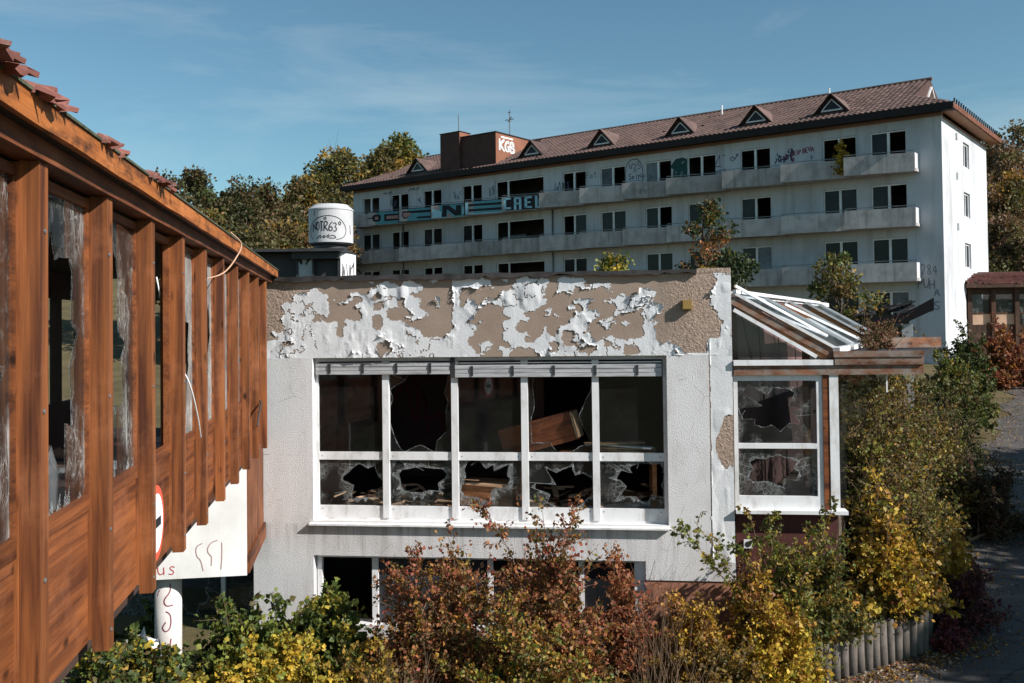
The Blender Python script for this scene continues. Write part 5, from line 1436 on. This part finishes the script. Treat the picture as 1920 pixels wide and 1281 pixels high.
# ================================================================ SMALL TIMBER PAVILION (far right)
tp = thing('timber_pavilion', 'low dark timber pavilion with red tile roof and papered windows at the right edge', 'pavilion', (25.3, 53.3, -.97), -.06)
tp.scale = (1.19, 1.19, 1.19)
tw_ = MB(); tw_.box((0, .05, 2.0), (9.5, .2, 5.0)); tw_.build('wall', 'wood_dark', tp)
box('wall_top', (0, .05, 6.42), (9.5, .2, 6.75), 'wood_dark', tp); box('inner_back', (0, 3.0, 2.0), (9.5, 3.1, 6.7), 'dark_room', tp); box('end_wall', (0, .21, 2.0), (.12, 2.99, 6.7), 'wood_dark', tp)
for i in range(8):
    x = .1 + 1.07*i
    box('post', (x-.1, -.05, 2.0), (x+.1, .25, 6.745), 'wood_dark', tp)
    if i < 7:
        w = MB().box((x+.1005, .08, 5.50), (x+.9695, .14, 5.58)).build('window_rail', 'wood_dark', tp)
        box('pane', (x+.1005, .10, 5.58), (x+.9695, .11, 6.42), 'glass_streaked', w); box('pane', (x+.1005, .10, 5.01), (x+.9695, .11, 5.50), 'card' if i < 2 else 'glass_streaked', w)
box('fascia', (-.2, -.45, 6.72), (9.7, -.38, 6.86), 'wood_dark', tp)
MB().hexa([(-.2, -.45, 6.86), (9.7, -.45, 6.86), (9.7, 2.2, 7.55), (-.2, 2.2, 7.55), (-.2, -.45, 6.89), (9.7, -.45, 6.89), (9.7, 2.2, 7.58), (-.2, 2.2, 7.58)]).build('roof_deck', 'wood_dark', tp)
rt2 = MB(); rr = random.Random(5); s2 = math.atan2(.69, 2.65)
for c in range(40):
    for r in range(6):
        if rr.random() < (.14 if c < 16 else .04): continue
        x, s = -.05+.245*c, .36*r + rr.uniform(-.04, .04)
        cs, sn = math.cos(s2), math.sin(s2)
        rt2.add([(x+a*.8, -.45+(s+b)*cs-q*1.5*sn, 6.90+(s+b)*sn+q*1.5*cs) for a, b, q in tv], tf)
tag(rt2.build('roof_tiles', 'roof_tile_red', tp), kind='stuff')

# collapsed porch roof in front of the apartment block
cp_ = thing('collapsed_porch', 'tilted dark broken porch roof on a white pillar before the apartment block', 'porch', (11.6, 29.5, gz(11.6, 29.5)), -.4)
zz0 = 5.15-gz(11.6, 29.5)
MB().hexa([(-1.0, -.4, zz0-.25), (.5, -.4, zz0+.0), (.5, 1.2, zz0), (-1.0, 1.2, zz0-.25), (-1.0, -.4, zz0+.05), (.5, -.4, zz0+.30), (.5, 1.2, zz0+.30), (-1.0, 1.2, zz0+.05)]).build('roof_slab', 'dark_eave', cp_)
MB().hexa([(.501, -.4, zz0+.0), (1.25, -.4, zz0+.36), (1.25, 1.2, zz0+.36), (.501, 1.2, zz0), (.501, -.4, zz0+.30), (1.25, -.4, zz0+.72), (1.25, 1.2, zz0+.72), (.501, 1.2, zz0+.30)]).build('roof_slab', 'dark_eave', cp_)
rr = random.Random(2); sh = MB()
for i in range(26):
    x = rr.uniform(-1.1, .45); y = rr.uniform(-.4, 1.1); z = zz0+.08+.25*(x+1.0)/1.5*1.0 + rr.uniform(0, .22)
    a = rr.uniform(-.4, .4); sh.hexa([(x, y, z), (x+.35, y+.05, z+.1+a*.2), (x+.33, y+.3, z+.12), (x-.02, y+.28, z), (x, y, z+.04), (x+.35, y+.05, z+.14+a*.2), (x+.33, y+.3, z+.16), (x-.02, y+.28, z+.04)])
sh.build('loose_shingles', 'bitumen', cp_)
box('pillar', (.35, -.2, -.3), (.65, .1, zz0-.06), 'white_board', cp_)
box('pillar', (-.75, .4, -.3), (-.5, .65, zz0-.24), 'white_board', cp_)

# ================================================================ PALISADE
pal = thing('log_palisade', 'curving row of upright grey round logs edging the planting bed', 'palisade', (3.9, 12.7, .4))
pv = PALISADE
seg = []; acc = 0
for a, b in zip(pv, pv[1:]): seg.append((a, b, math.dist(a, b)))
tot = sum(s[2] for s in seg); d = 0; rr = random.Random(6)
while d < tot:
    q = d
    for a, b, l in seg:
        if q <= l: x, y = a[0]+(b[0]-a[0])*q/l, a[1]+(b[1]-a[1])*q/l; break
        q -= l
    r_ = rr.uniform(.070, .082); hh = .60+rr.uniform(-.03, .05)
    o = MB().lathe((0, 0, 0), [(r_, -.1), (r_*.98, .3), (r_*1.0, hh-.02), (r_*.92, hh), (r_*.2, hh+.006)], 14).build('log', 'log_grey', pal, True)
    o.location = (x-3.9, y-12.7, 0); o.rotation_euler = (rr.uniform(-.02, .02), rr.uniform(-.02, .02), rr.uniform(0, 6))
    d += r_*2.02

# ================================================================ VEGETATION
GREEN, OLIVE, YEL, GOLD, ORA, RED, BRN, DGR, PUR, LIME = ((.082, .118, .028), (.115, .112, .032), (.52, .36, .040), (.40, .225, .028), (.33, .125, .040), (.26, .062, .040), (.15, .085, .045), (.032, .046, .017), (.10, .030, .046), (.25, .27, .048))
def P_(*a): return [(*c, w) for c, w in a]
def front_of_wall(P):      # keep leaves out of the pavilion and the gallery
    x, y = P[:, 0]-PL[0], P[:, 1]-PL[1]
    lx, ly = x*.9924 - y*.12306, x*.12306 + y*.9924
    ok = ~((lx > -.2) & (lx < 8.25) & (ly > -.06))
    return ok
br = 'bramble thicket below the timber gallery'
shrub('bramble_bush', 'dark green bramble bush with some yellow leaves below the gallery, leftmost', 'bramble', (-4.45, 10.9, .55), 1.1, 1.0, 1.15, 34, 11, 13, .066, P_((GREEN, 4), (DGR, 2), (YEL, 1.6), (BRN, .6)), 1, br, None, (), .008, .36, .5, .25)
shrub('bramble_bush', 'green bramble bush right behind the graffiti column', 'bramble', (-3.35, 12.35, .6), 1.05, .8, 1.25, 36, 11, 13, .070, P_((GREEN, 5), (LIME, 2), (DGR, 1.5), (BRN, .4)), 2, br, front_of_wall, (), .008, .38, .5, .2)
shrub('bramble_bush', 'green bramble bush under the left end of the white wall', 'bramble', (-2.45, 12.75, .6), .85, .6, 1.15, 30, 11, 13, .070, P_((GREEN, 5), (LIME, 2), (DGR, 1.5), (YEL, .5)), 3, br, front_of_wall, (), .008, .38, .5, .2)
shrub('bramble_bush', 'bright yellow bramble bush in the left foreground', 'bramble', (-2.75, 11.2, .55), 1.0, .7, .98, 34, 13, 16, .050, P_((YEL, 5), (GOLD, 2), (LIME, 2), (GREEN, 1)), 4, br, None, (), .008, .36, .5, .2)
shrub('bramble_bush', 'low olive bramble bush at the bottom edge beside the column', 'bramble', (-3.7, 10.3, .5), .9, .7, .85, 28, 10, 12, .062, P_((OLIVE, 3), (GREEN, 2), (YEL, 2), (BRN, 1)), 5, br, None, (), .008, .36, .5, .2)
shrub('bramble_bush', 'dark bramble bush in the shadow under the gallery posts', 'bramble', (-4.9, 12.2, .5), .9, .8, 1.1, 28, 11, 12, .066, P_((GREEN, 3), (DGR, 3), (LIME, 1)), 91, br, None, (), .008, .36, .5, .2)
shrub('bramble_bush', 'yellow-green bramble bush between column and white wall at the bottom', 'bramble', (-3.1, 11.6, .55), .9, .6, 1.0, 32, 13, 16, .052, P_((LIME, 4), (YEL, 3), (GREEN, 2)), 92, br, None, (), .008, .36, .5, .2)
shrub('yellow_shrub', 'small yellow-green shrub left of the red shrub at the bottom edge', 'shrub', (-1.75, 11.2, .55), .55, .5, .95, 22, 9, 11, .052, P_((GOLD, 3), (OLIVE, 3), (YEL, 1), (BRN, 1)), 6, None, None, (), .008, .32)
RED2, ORA2 = (.29, .078, .050), (.36, .145, .055)
redpal = P_((RED2, 3), (ORA2, 2.6), (BRN, 1.8), (GOLD, 1.2), (OLIVE, 2), (GREEN, .8))
shrub('red_shrub', 'rust red shrub with arching leafy twigs in front of the lower window', 'shrub', (-.85, 12.25, .58), 1.05, .75, 1.85, 46, 14, 14, .048, redpal, 7, 'red shrubs before the white wall', front_of_wall,
      [(-1.75, 12.4, 1.75), (-1.35, 12.3, 2.35), (-1.6, 12.5, 2.05)], .010, .30, .4, .1)
shrub('red_shrub', 'tall crimson and orange shrub rising over the long window sill', 'shrub', (.50, 12.2, .58), 1.0, .75, 1.88, 48, 14, 14, .048, P_((RED2, 4), (ORA2, 2.4), (BRN, 1.5), (GOLD, 1), (GREEN, 1.6), (OLIVE, 1)), 8, 'red shrubs before the white wall', front_of_wall,
      [(.85, 12.3, 2.95), (-.45, 12.35, 2.85), (.35, 12.2, 2.8)], .010, .30, .4, .1)
shrub('red_shrub', 'mixed green and orange low shrub at the bottom centre edge', 'shrub', (.25, 11.3, .5), 1.25, .6, 1.4, 42, 12, 13, .050, P_((ORA2, 1.8), (GREEN, 3), (GOLD, 3), (RED2, .5), (LIME, 2), (OLIVE, 1.5)), 9, 'red shrubs before the white wall', None, (), .009, .30, .4, .1)
shrub('red_shrub', 'low rusty and olive growth joining the two red shrubs before the lower window', 'shrub', (-.25, 11.95, .55), 1.3, .55, 1.2, 44, 12, 13, .046, P_((RED2, 2), (ORA2, 2), (BRN, 2), (OLIVE, 2.4), (GREEN, 1.4), (GOLD, 1)), 97, 'red shrubs before the white wall', front_of_wall, (), .009, .30, .4, .1)
shrub('red_shrub', 'slim orange shrub beside the right end of the lower window', 'shrub', (1.42, 12.55, .58), .42, .4, 1.72, 20, 11, 13, .050, P_((ORA2, 3), (RED2, 2), (BRN, 1.2)), 10, 'red shrubs before the white wall', front_of_wall, (), .009, .30, .4, .1)
ye = 'golden shrubs at the right foreground'
shrub('golden_shrub', 'orange-gold shrub right of the dry weeds under the white corner', 'shrub', (2.25, 12.35, .55), .62, .5, 1.25, 28, 12, 14, .045, P_((GOLD, 4), (ORA, 2), (YEL, 1.5), (BRN, 1)), 11, ye, front_of_wall, (), .008, .30)
shrub('golden_shrub', 'golden shrub spilling in front of the dark red base wall', 'shrub', (3.0, 12.35, .50), .75, .5, 1.55, 32, 12, 14, .045, P_((GOLD, 4), (ORA, 2), (YEL, 1.5), (BRN, 1.5)), 12, ye, front_of_wall, (), .008, .30)
shrub('golden_shrub', 'bright yellow leafy shrub hiding the near end of the log palisade', 'shrub', (3.2, 12.0, .35), .62, .5, 1.2, 34, 12, 14, .050, P_((YEL, 4), (GOLD, 3), (LIME, 1), (ORA, .6)), 13, ye, None, (), .008, .34)
shrub('golden_shrub', 'dull ochre shrub at the bottom edge left of the palisade', 'shrub', (2.45, 11.6, .45), .75, .45, .95, 26, 11, 13, .045, P_((GOLD, 2), (OLIVE, 2.4), (BRN, 2)), 14, ye, None, (), .008, .30)
shrub('arching_shrub', 'yellow-green shrub with long branches arching left across the white corner', 'shrub', (3.45, 12.45, .55), .55, .4, 1.75, 30, 12, 13, .052, P_((OLIVE, 3), (LIME, 2.4), (GREEN, 2), (GOLD, 1.2)), 15, None, front_of_wall,
      [(2.15, 12.55, 2.42), (2.35, 12.6, 2.55), (3.05, 12.5, 2.68), (3.3, 12.5, 2.60), (4.15, 12.4, 2.85), (2.9, 12.6, 2.3)], .012, .30, .4, .1, .18)
shrub('brown_shrub', 'brown-green twiggy shrub standing in the bed right behind the palisade', 'shrub', (4.95, 13.55, .93), .68, .4, .85, 34, 12, 13, .042, P_((BRN, 3), (OLIVE, 3), (GREEN, 1.5), (RED, .5)), 16, None, None, (), .008, .30)
shrub('brown_shrub', 'pale tan-yellow twiggy shrub at the far end of the palisade', 'shrub', (5.72, 14.05, .93), .42, .4, .80, 32, 12, 13, .040, P_((BRN, 3), (GOLD, 2.4), (OLIVE, 1.5)), 17, None, None, (), .008, .30)
shrub('olive_shrub', 'olive shrub between the annex corner and the yellow maple', 'shrub', (4.12, 12.83, .9), .55, .28, 1.55, 32, 11, 13, .045, P_((OLIVE, 3), (GREEN, 2), (GOLD, 1)), 18, None, None, (), .009, .30)
shrub('young_maple', 'bright golden-yellow young maple beside the annex corner', 'young tree', (5.2, 13.52, .93), .58, .30, 2.1, 32, 10, 11, .064, P_((YEL, 4), (GOLD, 4), (ORA, 1.2), (OLIVE, 1.6), (LIME, .8)), 19, None, None, (), .014, .42, .35, .1, .2)
shrub('olive_shrub', 'yellow-olive shrub filling the corner before the dark red base wall', 'shrub', (3.62, 12.72, .62), .5, .3, 1.75, 28, 11, 13, .046, P_((OLIVE, 3), (LIME, 1.5), (GOLD, 2), (BRN, 1)), 95, None, front_of_wall, (), .009, .30)
shrub('young_maple', 'broad golden maple leaning over the palisade end towards the drive', 'young tree', (5.85, 14.02, .93), .58, .42, 1.3, 24, 9, 10, .062, P_((YEL, 2.5), (GOLD, 3.5), (OLIVE, 2.4), (BRN, 1.2)), 96, None, None, (), .014, .42, .35, .1, .2)
shrub('young_maple', 'small orange-yellow maple shoot right of the larger yellow maple', 'young tree', (6.75, 15.2, .6), .42, .42, 1.35, 18, 10, 12, .07, P_((GOLD, 4), (YEL, 3), (ORA, 1)), 20, None, None, (), .012, .42)
shrub('purple_shrub', 'dark purple-leaved shrub overhanging the drive past the palisade', 'shrub', (6.85, 14.7, .4), .52, .5, 1.2, 28, 11, 11, .062, P_((PUR, 4), (BRN, 1.5), (RED, .6)), 21, None, None, (), .009, .22)
shrub('purple_shrub', 'low magenta-leaved shrub at the foot of the palisade end', 'shrub', (6.2, 13.85, .4), .32, .3, .5, 16, 9, 10, .06, P_((PUR, 4), (RED, 2)), 22, None, None, (), .007, .22)
hd = 'overgrown hedge behind the annex'
OLI2 = (.165, .145, .045)
hp = P_((GREEN, 1.6), (OLI2, 4.5), (BRN, 2.4), (GOLD, 1.4), (LIME, .9))
for i, (x, y, rx, ry, h, lab, pl2) in enumerate([(5.2, 14.08, .42, .36, 4.1, 'narrow green bush growing up against the white corner post of the annex', hp), (5.75, 14.75, .55, .5, 4.0, 'tall green hedge bush pressed against the annex corner post', hp), (6.4, 16.1, .8, .8, 3.7, 'green hedge bush half way along the annex side wall', hp), (7.35, 18.9, 1.25, 1.0, 3.1, 'tall green hedge bush directly right of the annex under its canopy', hp),
        (8.9, 20.4, 1.3, 1.1, 2.8, 'tall olive hedge bush below the end of the canopy beam', hp), (9.7, 22.2, 1.1, 1.0, 2.7, 'brownish hedge bush beside the shaded drive', P_((BRN, 3), (OLIVE, 3), (GREEN, 2), (DGR, 2))),
        (11.0, 24.8, 1.1, 1.1, 2.5, 'green hedge bush furthest along the drive, near the sunlit asphalt', P_((GREEN, 3), (OLIVE, 3), (BRN, 2), (LIME, .6))), (9.6, 19.6, .8, .8, 1.9, 'dark leggy bush at the drive edge before the hedge', P_((BRN, 3), (DGR, 3), (PUR, 1)))]):
    shrub('hedge_bush', lab, 'hedge', (x, y, max(gz(x, y), .93 if y < 16.5 else 0)), rx, ry, h, 44, 16, 14, .050, pl2, 30+i, hd, (lambda P: P[:, 2] < 4.36 + .12*np.sin(P[:, 0]*9)), (), .014, .32, .4, 0, .16)
shrub('hedge_bush', 'golden-leaved low bush at the hedge foot beside the litter strip', 'hedge', (7.6, 17.7, .45), .8, .6, 1.3, 26, 11, 12, .06, P_((GOLD, 3), (OLIVE, 3), (YEL, 1)), 37, hd, None, (), .01, .32)
fb = 'bushes at the foot of the apartment block'
for i, (x, y, rx, h, lab, pl2) in enumerate([(20.6, 40.5, 1.45, 3.0, 'crimson and orange bush in front of the timber pavilion', P_((RED, 3), (ORA, 3), (BRN, 2), (GOLD, .6))), (18.6, 39.6, 1.2, 2.7, 'dark green bush before the sunlit gable wall', P_((DGR, 3), (GREEN, 3), (OLIVE, 1))),
        (15.7, 34.5, 1.4, 2.2, 'light olive bush right of the gable wall foot', P_((OLIVE, 3), (LIME, 1.5), (GREEN, 2), (GOLD, .6))), (13.9, 31.0, 1.7, 2.5, 'olive bush behind the hedge under the gable corner', P_((OLIVE, 3), (GREEN, 2), (BRN, 1))),
        (22.5, 41.5, 1.3, 2.2, 'orange-brown bush at the right edge below the pavilion windows', P_((ORA, 3), (BRN, 3), (RED, 1))), (17.2, 37.0, 1.0, 1.4, 'low yellow-green bush before the dark green bush', P_((LIME, 2), (OLIVE, 3), (GOLD, 1)))]):
    shrub('garden_bush', lab, 'bush', (x, y, gz(x, y)), rx, rx*.85, h, 40, 12, 12, .10, pl2, 50+i, fb, None, (), .018, .34, .4, 0, .17)
shrub('roof_sapling', 'small yellow-green sapling growing on the flat roof behind the parapet', 'sapling', (1.95, 18.0, 5.6), .36, .3, 1.15, 20, 9, 11, .06, P_((LIME, 3), (YEL, 1.5), (OLIVE, 2)), 60, None, None, (), .008, .32, .4, 0, .2)
for i, (x, y, h, lab) in enumerate([(5.35, 14.2, .45, 'dry reddish weeds on the canopy roof near its front board'), (5.75, 15.2, .55, 'tall dry brown weeds on the canopy roof further back'), (6.2, 15.6, .5, 'grey-brown weeds at the outer end of the canopy roof')]):
    shrub('roof_weeds', lab, 'weeds', (x, y, 4.70), .32, .3, h, 16, 6, 7, .035, P_((BRN, 3), (RED, 1), (OLIVE, 1.5)), 63+i, 'weeds on the canopy roof', None, (), .005, .25)
shrub('balcony_shrub', 'bright yellow shrub growing on the top right balcony', 'shrub', tuple((Matrix.Translation((BO[0], BO[1], 0)) @ Matrix.Rotation(BANG, 4, 'Z')) @ Vector((-4.9, -.6, 13.14))), .55, .5, 1.75, 24, 9, 11, .11, P_((YEL, 3), (GOLD, 3), (OLIVE, 2)), 68, None, None, (), .012, .34)
shrub('bare_shrub', 'dark red leafless shrub behind the annex roof', 'shrub', (9.0, 24.0, gz(9, 24)), .9, .8, 4.6, 30, 9, 6, .06, P_((BRN, 2), (RED, 2), (OLIVE, 1)), 69, None, None, (), .014, .25)
# saplings and small trees before the apartment block
tree('slender_tree', 'slender dark tree with a few orange leaves before the apartment balconies', (7.9, 39.0, gz(7.9, 39)), 8.3, 1.45, 1.5, 26, 130, .17, P_((DGR, 4), (GREEN, 2), (ORA, 1.3), (GOLD, .8)), 71, None, .36, .10)
tree('slender_tree', 'broad dark shadowed tree right behind the parapet corner', (9.0, 38.0, gz(9, 38)), 6.2, 1.8, .8, 34, 130, .17, P_((DGR, 5), (GREEN, 1)), 72, None, .38, .10)
tree('slender_tree', 'small olive tree before the lowest visible balcony on the right', (13.2, 38.0, gz(13.2, 38)), 6.3, 1.2, 1.0, 32, 130, .16, P_((OLIVE, 3), (GREEN, 2), (GOLD, 1), (BRN, 1)), 73, None, .36, .09)
tree('slender_tree', 'olive tree rising above the annex glass roof', (11.3, 30.0, gz(11.3, 30)), 4.4, 1.3, .9, 26, 130, .13, P_((OLIVE, 3), (GREEN, 2), (GOLD, 1), (BRN, 1.5)), 74, None, .36, .09)
# wood behind, left
wl_ = 'trees behind the roofs on the left'
WOL = (.085, .080, .032)
tp_d = P_((DGR, 1.5), (GREEN, .8), (WOL, 5), (BRN, 2)); tp_o = P_((WOL, 4), (OLIVE, 2.5), (GOLD, .7), (BRN, 1.8)); tp_g = P_((OLIVE, 3), (GOLD, 1.4), (BRN, 3), (WOL, 2))
def top_z(py, D): return 5.1 + (621-py)/1800*D
for i, (px, py, D, cr, pl2, lab, kw) in enumerate([
        (325, 335, 62, 3.4, tp_d, 'dark green round tree just above the gallery eave', {}), (382, 318, 66, 3.0, tp_d, 'dark green tree with a pointed top, second from the gallery', {}),
        (440, 335, 64, 2.6, tp_d, 'dark green tree standing third from the gallery', {}), (498, 348, 68, 2.8, tp_d, 'dark tree with two pointed tips left of the birch', {}),
        (470, 420, 56, 2.6, tp_o, 'lower olive-brown tree in front of the dark ones', {}), (530, 400, 58, 2.4, tp_g, 'low golden-brown tree left of the vent drum', {}),
        (556, 312, 70, 1.9, tp_o, 'thin pale birch with drooping twigs left of the tall golden tree', {'wisp': .8, 'clump_r': .3}), (640, 285, 84, 4.2, P_((OLIVE, 4), (GOLD, 1.6), (WOL, 3)), 'tall golden-olive tree behind the vent drum', {}),
        (690, 275, 88, 3.6, tp_o, 'tall olive tree left of the round-topped tree', {}), (742, 256, 90, 3.3, P_((OLIVE, 3), (GREEN, 3), (GOLD, 1)), 'round-topped olive tree above the left roof end', {}),
        (600, 380, 72, 3.0, tp_g, 'golden lower tree directly behind the vent drum', {}), (655, 400, 84, 2.6, P_((GOLD, 4), (ORA, 1.5), (OLIVE, 2)), 'orange-gold tree at the left end of the apartment block', {}),
        (400, 400, 58, 2.8, tp_o, 'olive tree low behind the middle of the gallery roof', {})]):
    x = (px-960)/1800*D; zb = gz(x, D); tz = top_z(py, D)
    tree('woodland_tree', lab, (x, D, zb), tz-zb, cr, (tz-zb)*.22, 66, 210, .27*D/70, pl2, 100+i, wl_, kw.get('clump_r', .32), .2, wisp=kw.get('wisp', 0))
# wooded slope on the right
rp_ = P_((BRN, 4), (ORA, .8), (OLIVE, 2), ((.16, .10, .06), 3))
for i, (px, py, D, cr, pl2, lab, sp) in enumerate([
        (1880, 250, 82, 4.0, rp_, 'brown autumn tree touching the gable end of the apartment block', 0), (1925, 235, 88, 4.5, rp_, 'tall brown tree cut by the right edge of the picture', 0),
        (1866, 228, 96, 1.6, P_((DGR, 4), (GREEN, 1)), 'dark conifer tip above the brown slope beside the gable', 1.0), (1915, 330, 74, 4.0, P_((BRN, 3), (OLIVE, 3), (GOLD, .8)), 'olive-brown tree on the slope at mid height', 0),
        (1880, 400, 70, 3.4, rp_, 'rusty tree low on the slope beside the white gable', 0), (1935, 440, 66, 3.6, P_((BRN, 3), (OLIVE, 3)), 'brown bushy tree above the timber pavilion roof', 0), (1960, 300, 84, 5.0, rp_, 'brown tree mostly outside the right edge', 0)]):
    x = (px-960)/1800*D; zb = gz(x, D)-1; tz = 5.1 + (606-py)/1800*D
    tree('slope_tree', lab, (x, D, zb), tz-zb, cr, (tz-zb)*.08, 76, 190, .26*D/70, pl2, 130+i, 'trees on the wooded slope', .30, .2, spire=sp)
# trees beyond the right edge that shade the drive
for i, (x, y, h, cr, lab) in enumerate([(18.2, 7.4, 9.5, 2.8, 'short leafy tree nearest the palisade side of the drive'), (20.6, 8.6, 11.5, 3.0, 'broad leafy tree opposite the palisade, out of the picture'), (24.0, 15.0, 12.0, 3.4, 'large leafy tree right of the drive, out of the picture'), (22.3, 18.4, 10.0, 2.8, 'second leafy tree right of the drive, out of the picture'), (27.5, 19.5, 12.0, 3.2, 'third leafy tree right of the drive, out of the picture'), (19.5, 11.5, 9.0, 2.6, 'thin leafy tree nearest the camera right of the drive'), (20.5, 14.5, 9.5, 2.6, 'farthest leafy tree right of the drive, out of the picture')]):
    tree('roadside_tree', lab, (x, y, gz(x, y)), h, cr, h*.15, 64, 150, .32, tp_o, 150+i, 'trees shading the drive', .34, .2)
# dry weeds in the foreground and along the wall
def weeds(label, loc, n, r_, h, seed, m='twig'):
    rng = random.Random(seed); mb = MB()
    root = thing('dry_weeds', label, 'weeds', loc)
    for _ in range(n):
        a, d = rng.uniform(0, 6.3), r_*math.sqrt(rng.random())
        x, y = d*math.cos(a), d*math.sin(a); hh = h*rng.uniform(.5, 1.1); b = rng.uniform(0, 6.3); k = rng.uniform(.05, .4)*hh
        mb.tube([(x, y, 0), (x+k*.3*math.cos(b), y+k*.3*math.sin(b), hh*.6), (x+k*math.cos(b), y+k*math.sin(b), hh)], [.0035, .0028, .0015], 3, False)
        if rng.random() < .5:
            q = rng.uniform(.5, .9); p = (x+k*q*math.cos(b), y+k*q*math.sin(b), hh*q); c_ = rng.uniform(0, 6.3)
            mb.tube([p, (p[0]+.09*math.cos(c_), p[1]+.09*math.sin(c_), p[2]+.08)], [.0022, .001], 3, False)
    mb.build('stalks', m, root)
    return root
weeds('tall dry straw-coloured stalks between the red and golden shrubs', (1.85, 12.0, .6), 75, .45, 1.1, 3)
weeds('sparse dry stalks against the white wall under the right sill', (1.95, 13.15, .62), 40, .25, 1.2, 4)
weeds('dry tangled stalks at the bottom edge left of the golden shrubs', (1.75, 11.2, .5), 60, .5, .8, 5)
weeds('brown dead stalks in front of the red shrub at the bottom left', (-1.3, 11.0, .5), 60, .35, .9, 6)
# leaf litter
rng = np.random.default_rng(5)
n = 9000
yl = rng.uniform(11.5, 40, n); xl = road_left(yl) + np.where(rng.random(n) < .7, rng.normal(.3, .7, n), rng.uniform(0, 9, n))
Pl = np.stack([xl, yl, hgt(xl, yl)+.012 + rng.uniform(0, .01, n)], 1)
inb = (xl < 6.1) & (yl < 14.3)
Pl = Pl[~inb]
m2 = 2600
q_ = rng.uniform(0, 1, m2); px_ = 4.1+q_*2.6; py_ = 12.55+q_*1.75 - np.abs(rng.normal(0, .28, m2)) + .1
Pl = np.concatenate([Pl, np.stack([px_+np.abs(rng.normal(0, .25, m2)), py_, hgt(px_, py_)+.015+rng.uniform(0, .012, m2)], 1)])
Ax = rng.normal(size=(len(Pl), 3)); Ax[:, 2] *= .15
lt = leaf_mesh('fallen_leaves', Pl, Ax, .045, pick_colours(P_((BRN, 4), (GOLD, 2), ((.34, .27, .20), 3), (RED, .6)), len(Pl), rng), None, rng, .32)
tag(lt, 'brown and yellow fallen leaves strewn over the drive and its verge', 'leaves', None, 'stuff')
# fallen branch on the drive
fbm_ = MB(); bx0, by0 = 9.9, 19.6; z0 = gz(bx0, by0)
rr = random.Random(9)
main = [(bx0-.9, by0-.5, z0+.05), (bx0-.4, by0-.2, z0+.12), (bx0+.1, by0+.05, z0+.30), (bx0+.6, by0+.2, z0+.36), (bx0+1.0, by0+.25, z0+.30)]
fbm_.tube(main, [.03, .026, .02, .014, .006], 6)
for k in range(12):
    p = Vector(main[rr.randint(1, 4)]); q = p + Vector((rr.uniform(-.1, .5), rr.uniform(-.3, .3), rr.uniform(-.2, .25)))
    fbm_.tube([tuple(p), tuple((p+q)/2+Vector((0, 0, .04))), tuple(q)], [.010, .007, .003], 4, False)
tag(fbm_.build('fallen_branch', 'twig'), 'bare forked branch lying on the shaded drive', 'branch')
# scrap of white plastic under the gallery
sc_ = MB(); rr = random.Random(3); n = 7
vs = [(-4.75+.07*i+rr.uniform(-.03, .03), 11.7+rr.uniform(-.06, .06), 1.35+.10*math.sin(i*.9)+.055*j*(-1 if i < 3 else 1)+rr.uniform(-.03, .03)) for j in range(3) for i in range(n)]
sc_.add(vs, [(j*n+i, j*n+i+1, (j+1)*n+i+1, (j+1)*n+i) for j in range(2) for i in range(n-1)])
tag(sc_.build('plastic_scrap', 'plastic_white'), 'torn scrap of white plastic caught in the brambles under the gallery', 'plastic')
